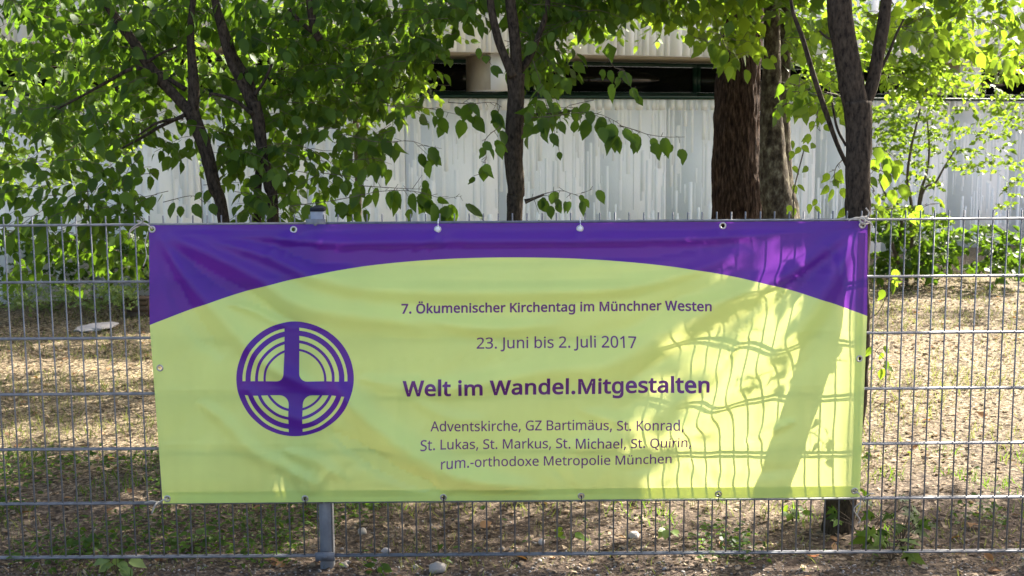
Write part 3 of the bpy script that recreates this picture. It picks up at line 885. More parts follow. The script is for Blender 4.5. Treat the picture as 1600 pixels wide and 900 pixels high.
# ---------------------------------------------------------------- trees
LT_ = [(0.0, .10, -.02), (.16, .26, .12), (.40, .345, .37), (.66, .26, .63), (.86, .10, .84)]
def leaf_template(curl, fold, asym=0.0, notch=False):
    V, q, t = [], [], []
    for s, w, e in LT_:
        z = -curl * s * s
        V += [(-w * (1 - asym), e, z + fold * w), (0, s, z), (w * (1 + asym), e, z + fold * w)]
    V.append((asym * .1, 1.0, -curl))
    if notch: V[9] = (V[9][0] * .45, V[9][1], V[9][2])
    for k in range(4):
        a = 3 * k
        q += [(a, a + 1, a + 4, a + 3), (a + 1, a + 2, a + 5, a + 4)]
    t += [(12, 13, 15), (13, 14, 15)]
    return np.array(V), np.array(q), np.array(t)
LTS = [leaf_template(.10, .16), leaf_template(.26, .30, .08), leaf_template(-.06, .10, -.06), leaf_template(.18, .22, .05, True)]
def slim(T, k): V = T[0].copy(); V[:, 0] *= k; return (V, T[1], T[2])
LTS += [slim(leaf_template(.40, .34, -.1), .85), slim(leaf_template(.12, .45, .05), .72)]
LEAF_ME = []
for T in LTS:
    LEAF_ME.append(np_mesh('leaf', T[0], [T[1], T[2]], True))
SIMPLE = (np.array([(0, 0, 0), (-.36, .38, .05), (0, 1, -.08), (.36, .38, .05)]), np.array([(0, 1, 2, 3)]), None)
BLADE = (np.array([(-.05, 0, 0), (.05, 0, 0), (.035, .55, .06), (-.035, .55, .06), (0, 1, .25)]), np.array([(0, 1, 2, 3)]), np.array([(3, 2, 4)]))

def frames_mesh(name, frames, templates, rng):
    """frames: array (n, 3, 4) -> one mesh of many leaves with a tint for each"""
    Vs, Q, T, tint, base = [], [], [], [], 0
    which = rng.integers(0, len(templates), len(frames))
    for k, (tv, tq, tt) in enumerate(templates):
        A = frames[which == k]
        if not len(A): continue
        V = np.einsum('nij,vj->nvi', A[:, :, :3], tv) + A[:, None, :, 3]
        n, m = len(A), len(tv)
        off = base + (np.arange(n) * m)[:, None, None]
        Q.append((tq[None] + off).reshape(-1, 4))
        if tt is not None: T.append((tt[None] + off).reshape(-1, 3))
        Vs.append(V.reshape(-1, 3))
        tint.append(np.repeat(rng.random(n), m))
        base += n * m
    fs = [np.concatenate(Q)] + ([np.concatenate(T)] if T else [])
    me = np_mesh(name, np.concatenate(Vs), fs, True)
    at = me.attributes.new('tint', 'FLOAT', 'POINT')
    at.data.foreach_set('value', np.concatenate(tint).astype(np.float32))
    return me

def frame(p, d, n, size):
    d = d.normalized()
    s = n.cross(d)
    if s.length < 1e-3: s = Vector((1, 0, 0)).cross(d)
    s.normalize()
    n = d.cross(s)
    n.negate() if False else None
    return [[s.x * size, d.x * size, n.x * size, p.x], [s.y * size, d.y * size, n.y * size, p.y], [s.z * size, d.z * size, n.z * size, p.z]]

def project(p):
    v = CAMR.to_3x3().transposed() @ (Vector(p) - EYE)
    if v.z > -.05: return (-9999, -9999, 0)
    return (800 + F * v.x / -v.z, 450 - F * v.y / -v.z, -v.z)
def in_frame(p, m=0):
    a, b, c = project(p)
    return -m < a < 1600 + m and -m < b < 900 + m

def in_poly(x, y, poly):
    c = False
    for i in range(len(poly)):
        x0, y0 = poly[i - 1]; x1, y1 = poly[i]
        if (y0 > y) != (y1 > y) and x < (x1 - x0) * (y - y0) / (y1 - y0) + x0: c = not c
    return c
# where the photograph shows sun on the cloth and on the ground: the crowns leave these gaps open
SUN_CLOTH = [[(900, 640), (985, 560), (985, 470), (1060, 428), (1140, 425), (1150, 470), (1225, 440), (1290, 450), (1350, 470), (1360, 800), (1010, 800), (985, 700), (930, 690)],
             [(1150, 375), (1200, 340), (1360, 340), (1360, 480), (1290, 440), (1180, 430)]]
SUN_GROUND = [[(1350, 436), (1800, 436), (1800, 485), (1350, 480)], [(1350, 520), (1900, 520), (1900, 770), (1350, 770)],
              [(-400, 430), (300, 430), (300, 530), (-400, 560)], [(-300, 560), (245, 575), (245, 600), (-300, 600)], [(-100, 672), (245, 672), (245, 705), (-100, 705)], [(-200, 745), (140, 755), (250, 722), (250, 745), (-200, 775)],
              [(850, 785), (1300, 785), (1300, 818), (1080, 842), (850, 850)], [(620, 790), (700, 790), (700, 815), (620, 815)], [(740, 880), (860, 862), (900, 905), (700, 920)], [(1040, 876), (1180, 880), (1180, 905), (1020, 905)]]
def lets_sun(p):
    if p.y > .02:
        b = p - SDIR * (p.y / SDIR.y)
        if b.z > .22:
            x, y, _ = project(b)
            if 225 < x < 1362 and y > 335:
                return any(in_poly(x, y, g) for g in SUN_CLOTH)
            if b.z < 1.25: pass
    g = p - SDIR * (p.z / SDIR.z)
    x, y, _ = project(g)
    return any(in_poly(x, y, q) for q in SUN_GROUND)

class Tree:
    def __init__(s, name, label, cat, loc, seed, bark, leaf, size, group=None):
        s.o = empty(name, loc, label, cat, group)
        s.rng = random.Random(seed); s.nr = np.random.default_rng(seed)
        s.bark, s.leaf, s.size = bark, leaf, size
        s.fr, s.far, s.tw = [], [], MB()
        s.loc = Vector(loc)
    def stem(s, name, path, Y, n=40, seg=14, rough=.10, furrow=0.0, world=None, Y1=None):
        """path: (px, py, radius px) at distance Y, top to bottom or bottom to top"""
        if world is None:
            pts = []
            m = len(path)
            for k, (a, b, r) in enumerate(path):
                yy = Y if Y1 is None else Y + (Y1 - Y) * k / (m - 1)
                p = P(a, b, yy)
                pts.append((p.x, p.y, p.z, r / ppm(yy)))
            if path[-1][1] < -15:                  # the limb goes on above the picture
                a, b = Vector(pts[-2][:3]), Vector(pts[-1][:3])
                d = (b - a).normalized(); r0 = pts[-1][3]
                for k in (1, 2, 3, 4):
                    q = b + d * .42 * k + Vector((s.rng.gauss(0, .05), s.rng.gauss(0, .05), .05 * k))
                    pts.append((q.x, q.y, q.z, r0 * (1 - .21 * k)))
        else: pts = world
        A = smooth_path(pts, n)
        sd = s.rng.random() * 50
        def jig(i, th, p):
            v = noise.noise(Vector((math.cos(th) * 1.3 + sd, math.sin(th) * 1.3, p.z * 4)))
            w = noise.noise(Vector((math.cos(th) * 4 + sd, math.sin(th) * 4, p.z * 16)))
            f = abs(noise.noise(Vector((math.cos(th) * 9 + sd, math.sin(th) * 9, p.z * 5)))) if furrow else 0
            return 1 + rough * (v * .8 + w * .7) - furrow * (.35 - f)
        mb = MB().tube([tuple(a[:3]) for a in A], [max(a[3], .0012) for a in A], seg, True, jig)
        return mb.build(name, s.bark, s.o, True)
    def down(s, px, py, Y, lean=(0, 0)):
        p = P(px, py, Y)
        return p
    def spray(s, p, d, L, n, size=None, hang=.75, droop=.3, simple=False):
        size = size or s.size
        r = s.rng
        d = d.normalized()
        pts = []
        for i in range(5):
            t = i / 4
            pts.append(p + d * (L * t) + Vector((0, 0, -droop * L * t * t)) + Vector((r.gauss(0, 1), r.gauss(0, 1), r.gauss(0, 1))) * L * .015)
        if not simple: s.tw.tube(pts, [.0016, .0014, .0012, .001, .0008], 4, False)
        side = d.cross(Vector((0, 0, 1)))
        if side.length < .1: side = Vector((1, 0, 0))
        side.normalize()
        for i in range(n):
            t = (i + .6) / n
            k = t * 4; a = min(int(k), 3)
            q = pts[a].lerp(pts[a + 1], k - a)
            sg = 1 if i % 2 else -1
            last = i == n - 1
            dd = Vector((0, 0, -1)) * hang + side * (0 if last else sg * r.uniform(.25, .75)) + d * r.uniform(.2, .6) + Vector((r.gauss(0, .22), r.gauss(0, .22), r.gauss(0, .15)))
            nn = Vector((r.gauss(0, .7), -.6 + r.gauss(0, .6), .5 + r.gauss(0, .4)))
            q2 = q + dd.normalized() * size * .22
            f = frame(q2, dd, nn, size * r.uniform(.5, 1.2))
            (s.far if simple else s.fr).append(f)
    def blob(s, cx, cy, rx, ry, n, Y0, Y1, size=None, nl=(6, 10), L=(.18, .34), hang=.75, dirx=0.0):
        r = s.rng
        for _ in range(n):
            a = r.uniform(0, 2 * math.pi); q = math.sqrt(r.random())
            for _try in range(6):
                a = r.uniform(0, 2 * math.pi); q = math.sqrt(r.random())
                px, py = cx + rx * q * math.cos(a), cy + ry * q * math.sin(a)
                Y = r.uniform(Y0, Y1)
                if Y > 4 or not lets_sun(P(px, py, Y)): break
            else:
                if r.random() < .6: continue
            d = Vector((r.gauss(dirx, 1), r.gauss(-.2, .7), r.gauss(.0, .25)))
            ln = r.uniform(*L)
            p = P(px, py, Y) - d.normalized() * ln * .5
            s.spray(p, d, ln, r.randint(*nl), size, hang)
    def row(s, path, Y, n, size=None, Y1=None):
        """one named spray: leaves hang along a pixel path"""
        A = smooth_path(path, 12)
        Y1 = Y if Y1 is None else Y1
        pts = [P(a[0], a[1], Y + (Y1 - Y) * i / 11) for i, a in enumerate(A)]
        s.tw.tube(pts, [.0021 - .0013 * i / 11 for i in range(12)], 5, False)
        size = size or s.size
        r = s.rng
        n = int(n * 1.35)
        for i in range(n):
            t = min(.999, max(0, (i + .5 + r.gauss(0, .45)) / n)) * 10.99
            k = int(t); q = pts[k].lerp(pts[k + 1], t - k)
            off = Vector((r.gauss(0, .022), r.gauss(0, .03), r.gauss(-.006, .02)))
            s.tw.tube([q, q + off * .6, q + off], [.0012, .001, .0008], 4, False)
            q = q + off
            dd = Vector((r.gauss(.1, .5), r.gauss(-.1, .35), -1))
            nn = Vector((r.gauss(0, .6), -1, .15 + r.gauss(0, .35)))
            s.fr.append(frame(q + dd * size * r.uniform(.05, .45), dd, nn, size * r.uniform(.62, 1.12)))
    def crown(s, c, rad, n, size=None, simple_size=.10):
        """the crown above the picture, gaps shaped to let sun onto the marked areas"""
        r = s.rng
        size = size or s.size
        for _ in range(n):
            v = Vector((r.gauss(0, 1), r.gauss(0, 1), r.gauss(0, 1))).normalized() * (r.random() ** .4)
            p = Vector((c[0] + v.x * rad[0], c[1] + v.y * rad[1], c[2] + v.z * rad[2]))
            if in_frame(p, 25) or p.z < .5: continue
            if noise.noise(p * 1.6) < -.18: continue
            if lets_sun(p) and r.random() < .985: continue
            d = Vector((r.gauss(0, 1), r.gauss(0, 1), r.gauss(0, .3)))
            s.spray(p, d, .3, 8, simple_size, .4, simple=True)
    def shade(s, polys, n, s0, s1, simple_size=.10):
        """off-picture foliage on the sun's side of these (banner) regions"""
        r = s.rng
        for poly in polys:
            xs = [a for a, b in poly]; ys = [b for a, b in poly]
            k = 0
            for _ in range(n * 6):
                if k >= n: break
                x, y = r.uniform(min(xs), max(xs)), r.uniform(min(ys), max(ys))
                if not in_poly(x, y, poly): continue
                p = P(x, y, 0) + SDIR * r.uniform(s0, s1)
                if in_frame(p, 40): continue
                if lets_sun(p): continue
                k += 1
                s.spray(p, Vector((r.gauss(0, 1), r.gauss(0, 1), r.gauss(0, .3))), .28, 8, simple_size, .35, simple=True)
    def shade_ground(s, polys, n, s0, s1, simple_size=.11):  # unseen sprays added along sun rays to shade these ground regions
        r = s.rng
        for poly in polys:
            xs = [a for a, b in poly]; ys = [b for a, b in poly]
            k = 0
            for _ in range(n * 5):
                if k >= n: break
                x, y = r.uniform(min(xs), max(xs)), r.uniform(min(ys), max(ys))
                if not in_poly(x, y, poly): continue
                p = G(x, y) + SDIR * r.uniform(s0, s1)
                if in_frame(p, 40) or lets_sun(p): continue
                k += 1
                s.spray(p, Vector((r.gauss(0, 1), r.gauss(0, 1), r.gauss(0, .3))), .3, 8, simple_size, .35, simple=True)
    def finish(s, nmax=300, templates=None, leafname='leaf'):
        fr = np.array(s.fr, dtype=float) if s.fr else np.zeros((0, 3, 4))
        tpl = templates or LTS
        if len(fr) and nmax:
            sc_ = []
            for f in fr:
                p = f[:, 3]
                a, b, c = project(p)
                vis = -10 < a < 1610 and -10 < b < 900
                sc_.append((np.linalg.norm(f[:, 1]) / c * (1 if vis else .01)))
            order = np.argsort(-np.array(sc_))
            top, rest = order[:nmax], order[nmax:]
            for i in top:
                f = fr[i]
                o = bpy.data.objects.new(leafname, LEAF_ME[s.rng.randrange(len(LEAF_ME))])
                if not o.data.materials: o.data.materials.append(s.leaf)
                COL.objects.link(o)
                o.parent = s.o
                M = Matrix(((f[0][0], f[0][1], f[0][2], f[0][3]), (f[1][0], f[1][1], f[1][2], f[1][3]), (f[2][0], f[2][1], f[2][2], f[2][3]), (0, 0, 0, 1)))
                o.matrix_local = Matrix.Translation(-s.loc) @ M
                if o.material_slots[0].material is not s.leaf:
                    o.material_slots[0].link = 'OBJECT'
                    o.material_slots[0].material = s.leaf
            fr = fr[rest]
        if len(fr):
            tag(link('foliage', frames_mesh('foliage', fr, tpl, s.nr), s.leaf, s.o), kind='stuff')
        if s.far:
            tag(link('crown', frames_mesh('crown', np.array(s.far), [SIMPLE], s.nr), s.leaf, s.o), kind='stuff')  # also holds the unseen sprays added to shade cloth and ground
        if s.tw.n:
            tag(s.tw.build('twigs', M_twig, s.o), kind='stuff')

def base_of(px, py, Y, dx=0.0, dy=0.0):
    p = P(px, py, Y)
    return (p.x + dx, p.y + dy, 0.0)
def trunk_path(tree, pix, Y, bx, rb):
    """pixel path (bottom first) plus a root point on the ground at x=bx, radius rb metres"""
    out = [(bx, Y, -.12, rb * 1.25), (bx, Y, .12, rb)]
    for a, b, r in pix:
        p = P(a, b, Y)
        out.append((p.x, p.y, p.z, r / ppm(Y)))
    return out

# --- first tree from the left
t = Tree('young_tree', 'slim forked tree at the left whose trunk leans left behind the banner corner', 'tree', base_of(372, 600, 1.6, .03), 11, M_bark, M_leaf, .074, 'trees behind the fence')
Y = 1.6
t.stem('trunk', None, Y, world=trunk_path(t, [(350, 350, 9.5), (335, 290, 9.8), (322, 235, 10.5), (308, 198, 11.5), (297, 168, 12)], Y, t.loc.x, .045), n=46)
t.stem('limb', [(300, 178, 9.5), (272, 148, 8.5), (238, 110, 8.5), (205, 60, 7.5), (172, 15, 6.5), (140, -40, 7)], Y)
t.stem('limb', [(301, 172, 10), (303, 140, 9), (300, 95, 7), (298, 45, 5.5), (306, -30, 4)], Y)
t.stem('branch', [(290, 140, 4), (262, 122, 3.5), (240, 106, 3)], Y + .02)
t.stem('branch', [(288, 180, 3.2), (250, 198, 2.6), (222, 215, 2.2), (190, 232, 1.6)], Y - .03)
t.stem('branch', [(286, 184, 2.6), (246, 192, 2), (215, 212, 1.4)], Y - .05)
t.stem('branch', [(235, 108, 3.5), (205, 108, 3), (178, 122, 2.6), (128, 150, 2), (90, 170, 1.5)], Y - .02)
t.stem('branch', [(228, 98, 3), (255, 82, 2), (280, 72, 1.5)], Y - .02)
for b in ((120, -10, 130, 40, 40, 1.5, 2.8), (100, 70, 150, 90, 34, 2.6, 4.0), (330, 100, 150, 60, 26, 2.6, 4.0), (260, -5, 70, 36, 26, 1.5, 2.8), (40, 90, 130, 120, 38, 1.5, 2.8), (190, 60, 90, 70, 42, 1.5, 2.8), (270, 60, 60, 80, 24, 1.55, 2.7), (150, 150, 110, 70, 42, 1.5, 2.8),
          (180, 215, 100, 50, 12, 1.1, 2.0), (60, 250, 90, 90, 20, 1.1, 2.2), (165, 275, 65, 50, 9, 1.2, 2.0), (270, 205, 40, 60, 4, 1.4, 1.9), (200, 310, 60, 22, 5, 1.3, 1.9), (-60, 150, 90, 170, 44, 1.5, 2.8), (60, 340, 90, 40, 14, 1.3, 2.1)):
    t.blob(*b)
t.blob(175, 385, 62, 36, 14, 1.7, 2.3)
t.blob(60, 385, 80, 40, 14, 1.7, 2.4)
t.row([(255, 316, 0), (300, 306, 0), (322, 318, 0)], 1.2, 4)
t.crown((-2.2, 2.0, 3.6), (2.0, 1.6, 1.3), 420)
t.crown((-1.9, 2.1, 2.8), (1.6, .9, .6), 90)
t.shade_ground([[(-200, 535), (245, 535), (245, 560), (-200, 560)], [(-200, 600), (245, 600), (245, 670), (-200, 670)], [(-200, 708), (245, 708), (245, 900), (-200, 900)]], 130, 3.2, 6.5)
t.finish()

# --- second tree
Y = 1.6
t = Tree('young_tree', 'slim tree with two close stems left of the banner middle, second trunk from the left', 'tree', base_of(418, 600, 1.6), 12, M_bark, M_leaf, .074, 'trees behind the fence')
t.stem('trunk', None, Y, world=trunk_path(t, [(427, 345, 8.8), (420, 290, 8.5), (410, 235, 8.8), (404, 190, 9.5), (396, 160, 10.5)], Y, t.loc.x, .045), n=46)
t.stem('stem', [(404, 520, 7), (402, 345, 6), (403, 290, 6), (408, 230, 6)], Y + .06)
t.stem('limb', [(396, 165, 9), (378, 130, 7.5), (360, 95, 7), (348, 50, 7), (336, 0, 6), (330, -50, 5)], Y)
t.stem('limb', [(396, 160, 8), (390, 130, 7), (366, 88, 6), (352, 48, 5), (344, 22, 4)], Y + .08)
t.stem('branch', [(394, 178, 3.5), (372, 160, 3), (348, 150, 2.8), (326, 146, 2)], Y - .04)
t.stem('branch', [(398, 148, 3), (412, 128, 2.5), (425, 100, 2)], Y)
t.stem('limb', [(500, 62, 6), (492, 48, 6.5), (486, 20, 6), (482, -30, 5)], Y + .1)
t.stem('branch', [(489, 50, 4), (470, 35, 3), (452, 14, 2.5)], Y + .1)
for b in ((420, -10, 110, 36, 36, 1.6, 2.8), (580, -10, 110, 36, 36, 1.6, 2.8), (400, 70, 110, 80, 38, 1.6, 2.8), (490, 90, 90, 90, 48, 1.6, 2.8), (400, 170, 80, 55, 15, 1.6, 2.5), (470, 180, 80, 60, 19, 1.6, 2.6), (560, 60, 100, 70, 46, 1.6, 2.8),
          (420, 255, 80, 45, 14, 1.3, 2.1), (490, 250, 60, 50, 11, 1.4, 2.2), (430, 310, 80, 26, 11, 1.4, 2.0), (570, 150, 80, 60, 22, 1.55, 2.7), (630, 80, 56, 60, 24, 1.4, 2.5), (560, 215, 50, 30, 9, 1.3, 2.0), (350, 250, 30, 60, 6, 1.4, 2.0)):
    t.blob(*b)
t.row([(455, 322, 0), (530, 312, 0), (600, 298, 0), (655, 300, 0), (690, 310, 0), (722, 306, 0)], 1.2, 17, .105)
t.row([(560, 290, 0), (620, 294, 0), (668, 296, 0)], 1.25, 8, .085)
t.row([(540, 210, 0), (590, 222, 0), (640, 220, 0), (665, 228, 0), (690, 232, 0)], 1.35, 9, .085)
t.row([(500, 270, 0), (540, 275, 0), (575, 282, 0)], 1.35, 5, .085)
t.row([(545, 250, 0), (590, 248, 0), (598, 252, 0)], 1.4, 5, .085)
t.row([(600, 165, 0), (660, 168, 0), (720, 180, 0)], 1.45, 7, .085)
t.crown((-.6, 2.2, 3.8), (1.9, 1.6, 1.4), 420)
t.crown((-.6, 2.1, 2.8), (1.3, .9, .6), 90)
t.shade([[(225, 340), (800, 340), (800, 800), (225, 800)]], 330, 2.3, 4.2)
t.shade([[(225, 340), (480, 340), (480, 560), (225, 560)]], 130, 2.3, 4.2)
t.finish()

# --- third tree: the single trunk in the middle
Y = 1.3
t = Tree('young_tree', 'slim scaly trunk standing alone in the middle before the white wall', 'tree', base_of(806, 600, 1.3), 13, M_bark, M_leaf, .07, 'trees behind the fence')
t.stem('trunk', None, Y, world=trunk_path(t, [(804, 348, 12.5), (806, 300, 13.5), (803, 250, 14.5), (804, 200, 14), (806, 150, 13), (806, 115, 14)], Y, t.loc.x, .046), n=60, rough=.16, seg=16)
t.stem('limb', [(806, 122, 9.5), (806, 80, 9), (802, 40, 8.5), (797, 0, 8), (795, -50, 7)], Y)
t.stem('limb', [(802, 120, 8), (790, 92, 7), (778, 60, 6.5), (768, 15, 6), (760, -40, 5)], Y - .03)
t.stem('limb', [(810, 112, 6.5), (826, 92, 5.5), (840, 60, 4.5), (854, 20, 4), (862, -30, 3.5)], Y + .03)
t.stem('branch', [(820, 315, 4), (832, 311, 2.5), (850, 304, 1.8)], Y - .05)
t.stem('branch', [(812, 168, 3), (830, 178, 2.5), (862, 178, 1.8), (900, 172, 1.5)], Y - .04)
for b in ((700, -5, 50, 28, 18, 1.3, 2.3), (765, -20, 50, 24, 16, 1.3, 2.3), (850, 10, 60, 45, 40, 1.3, 2.3), (905, -5, 50, 30, 26, 1.3, 2.3), (846, 70, 30, 50, 26, 1.3, 2.1), (960, -15, 60, 22, 16, 1.3, 2.4),
          (860, 155, 34, 14, 7, 1.0, 1.5), (672, 70, 18, 30, 6, 1.4, 1.9), (1030, -15, 60, 22, 14, 1.3, 2.4)):
    t.blob(*b)
t.row([(822, 184, 0), (860, 182, 0), (900, 176, 0), (935, 178, 0), (962, 190, 0), (975, 200, 0)], .95, 16, .082)
t.row([(968, 196, 0), (995, 204, 0), (1012, 210, 0), (1040, 214, 0), (1070, 214, 0)], .93, 7, .076)
t.row([(822, 316, 0), (850, 303, 0), (878, 298, 0), (900, 304, 0), (925, 296, 0)], .95, 11, .066)
t.row([(782, 198, 0), (765, 210, 0), (756, 225, 0), (760, 248, 0), (750, 272, 0)], .95, 8, .074)
t.row([(700, 160, 0), (735, 162, 0), (770, 160, 0), (785, 168, 0)], 1.1, 8, .082)
t.row([(950, 90, 0), (960, 105, 0), (975, 112, 0), (985, 135, 0), (1000, 150, 0)], 1.0, 8, .066)
t.row([(735, 85, 0), (765, 88, 0), (764, 98, 0)], 1.0, 3, .06)
t.crown((.7, 1.9, 3.4), (1.6, 1.4, 1.2), 420)
t.crown((.6, 1.8, 2.7), (1.1, .8, .5), 80)
t.shade([[(560, 340), (1110, 340), (1000, 470), (900, 640), (940, 700), (1000, 800), (560, 800)]], 260, 2.3, 4.2)
t.finish()

# --- the thick furrowed trunk
Y = 3.8
t = Tree('large_tree', 'thickest reddish brown furrowed trunk, right of the middle before the white wall', 'tree', base_of(1152, 470, Y), 14, M_bark_red, M_leaf_y, .085, 'trees behind the fence')
t.stem('trunk', None, Y, world=trunk_path(t, [(1153, 400, 45), (1154, 340, 42), (1151, 270, 39), (1151, 200, 35), (1153, 130, 34), (1160, 60, 31), (1166, 0, 28), (1172, -80, 26), (1180, -300, 20), (1186, -600, 10)], Y, t.loc.x, .23), n=150, seg=72, rough=.05, furrow=.16)
t.stem('limb', [(1160, 70, 14), (1135, 20, 12), (1100, -40, 10)], Y)
for b in ((1080, -5, 60, 26, 20, 1.6, 3.2), (1140, 25, 36, 40, 20, 1.6, 3.0), (1010, -8, 70, 18, 12, 2.5, 4.0), (960, 0, 50, 20, 8, 2.5, 4.0)):
    t.blob(*b)
t.row([(1125, 50, 0), (1135, 75, 0), (1150, 85, 0), (1170, 80, 0)], 1.5, 9, .085)
t.row([(1080, 58, 0), (1100, 62, 0), (1112, 72, 0)], 1.6, 5, .085)
t.crown((2.2, 4.2, 4.6), (1.8, 1.6, 1.6), 300)
t.shade_ground([[(240, 785), (850, 785), (850, 850), (700, 900), (240, 900)], [(1100, 845), (1300, 822), (1700, 775), (1700, 905), (1000, 905), (900, 880)]], 130, 3.4, 6.5)
t.shade_ground([[(1350, 484), (1800, 486), (1800, 515), (1350, 515)], [(-200, 560), (1300, 560), (1300, 760), (-200, 760)]], 110, 4, 8)
t.shade([[(800, 340), (1110, 340), (1000, 470), (900, 640), (940, 700), (800, 800)]], 130, 3.2, 6.5)
t.finish()

# --- the twin stem with a flared foot, in front of the thick trunk
Y = 2.9
t = Tree('twin_trunk_tree', 'lichen-covered twin-stemmed trunk just right of the thickest brown trunk', 'tree', base_of(1225, 470, Y), 15, M_bark_lichen, M_leaf, .075, 'trees behind the fence')
t.stem('trunk', None, Y, world=trunk_path(t, [(1226, 400, 31), (1219, 340, 26), (1211, 290, 23), (1207, 230, 20), (1205, 160, 16), (1206, 90, 13), (1206, 20, 12.5), (1208, -60, 12), (1212, -260, 8), (1216, -420, 4)], Y, t.loc.x, .14), n=90, seg=24, rough=.12)
t.stem('stem', [(1236, 420, 24), (1228, 345, 22), (1220, 280, 19), (1217, 200, 17), (1220, 120, 14), (1224, 60, 12), (1226, 0, 11), (1230, -60, 10)], Y + .10, n=80, seg=20, rough=.13)
for b in ((1190, -10, 60, 20, 9, 1.9, 3.0), (1240, 90, 16, 60, 5, 2.4, 3.0)):
    t.blob(*b)
t.crown((1.9, 3.4, 4.2), (1.4, 1.3, 1.3), 220)
t.finish()

# --- the forked tree right behind the fence: it leans into the mesh
Y = .13
t = Tree('forked_tree', 'dark forked tree close behind the fence at the right end of the banner', 'tree', (P(1308, 850, .24).x, .28, 0), 16, M_bark, M_leaf_y, .062, 'trees behind the fence')
def wpt(px, py, yy, r): 
    p = P(px, py, yy); return (p.x, p.y, p.z, r / ppm(yy))
t.stem('trunk', None, Y, world=[wpt(1306, 905, .37, 38), wpt(1308, 845, .40, 29), wpt(1312, 800, .41, 24.5), wpt(1324, 700, .40, 21.5), wpt(1334, 615, .33, 20.5), wpt(1338, 540, .21, 20), wpt(1338, 450, .10, 19.5), wpt(1340, 345, .08, 19.5), wpt(1341, 270, .09, 20), wpt(1342, 210, .11, 20), wpt(1340, 160, .12, 20.5)], n=110, seg=22, rough=.15)
t.stem('limb', [(1338, 172, 19), (1330, 130, 18.5), (1322, 80, 18), (1312, 20, 19), (1306, -40, 18)], Y, n=50, seg=20, rough=.13)
t.stem('limb', [(1346, 168, 12), (1362, 135, 10), (1370, 95, 9.5), (1380, 40, 9), (1386, -10, 8), (1390, -60, 8)], Y + .02, n=40, rough=.1)
t.stem('branch', [(1325, 262, 3.5), (1308, 225, 3.4), (1292, 180, 4), (1272, 120, 4), (1254, 60, 3.6), (1240, 22, 3), (1232, -20, 2.5)], Y + .06)
t.stem('branch', [(1322, 228, 2.2), (1308, 200, 2), (1300, 160, 1.6)], Y + .03)
t.stem('branch', [(1376, 108, 3), (1388, 85, 2.5), (1400, 55, 2), (1412, 30, 1.6)], Y + .03)
t.stem('branch', [(1316, 60, 2), (1295, 60, 1.8), (1280, 48, 1.4)], Y)
for b in ((1262, 30, 26, 34, 8, .5, 1.6), (1250, 75, 22, 30, 6, .5, 1.6), (1285, 130, 30, 30, 7, .4, 1.0), (1262, 150, 30, 22, 6, .4, 1.0), (1310, 150, 28, 16, 6, .2, .5),
          (1400, 30, 60, 30, 18, .6, 2.0), (1440, 60, 40, 30, 9, .6, 2.0), (1380, 100, 30, 20, 3, .6, 1.6), (1540, 60, 70, 70, 30, .6, 2.2)):
    t.blob(*b, None, (4, 7), (.10, .22))
t.row([(1282, 160, 0), (1276, 185, 0), (1282, 205, 0)], .4, 5, .06)
t.row([(1316, 250, 0), (1306, 262, 0), (1304, 280, 0), (1316, 284, 0)], .36, 6, .05)
t.row([(1362, 240, 0), (1385, 238, 0), (1400, 250, 0)], .3, 6, .062)
t.row([(1362, 262, 0), (1380, 268, 0), (1396, 275, 0)], .28, 5, .062)
t.row([(1358, 285, 0), (1366, 298, 0), (1362, 300, 0)], .28, 3, .05)
t.row([(1322, 318, 0), (1335, 312, 0), (1344, 318, 0)], .2, 4, .05)
t.row([(1322, 140, 0), (1335, 138, 0), (1348, 146, 0)], .2, 3, .07)
t.row([(1250, 120, 0), (1246, 150, 0), (1240, 168, 0)], .45, 5, .055)
t.row([(1356, 500, 0), (1372, 488, 0), (1386, 462, 0), (1400, 440, 0)], .2, 0, .05)
t.row([(1390, 436, 0), (1402, 438, 0), (1416, 440, 0)], .2, 4, .045)
t.row([(1352, 545, 0), (1366, 548, 0), (1380, 560, 0), (1384, 568, 0)], .2, 7, .045)
t.row([(1362, 328, 0), (1390, 326, 0), (1430, 322, 0), (1468, 318, 0)], .45, 10, .045)
t.crown((1.9, .9, 3.4), (1.0, 1.0, 1.0), 40)
t.finish()

# --- unseen tree added right of the view for its shadow on the banner
t = Tree('unseen_shade_tree', 'unseen tree added past the right edge to throw shade on the banner', 'tree', (4.3, 2.5, 0), 17, M_bark, M_leaf_y, .085)
t.stem('trunk', None, 0, world=[(4.3, 2.5, -.1, .14), (4.3, 2.5, .3, .11), (4.34, 2.48, 1.5, .10), (4.3, 2.5, 3.0, .085), (4.35, 2.5, 4.6, .06)], n=70, seg=18)
t.stem('limb', None, 0, world=[(4.33, 2.5, 3.9, .06), (3.9, 2.3, 4.3, .05), (3.2, 2.0, 4.5, .035), (2.6, 1.8, 4.4, .02)], n=50, rough=.2)
t.crown((4.6, 3.2, 4.8), (1.5, 1.5, 1.3), 170)
t.finish(0)

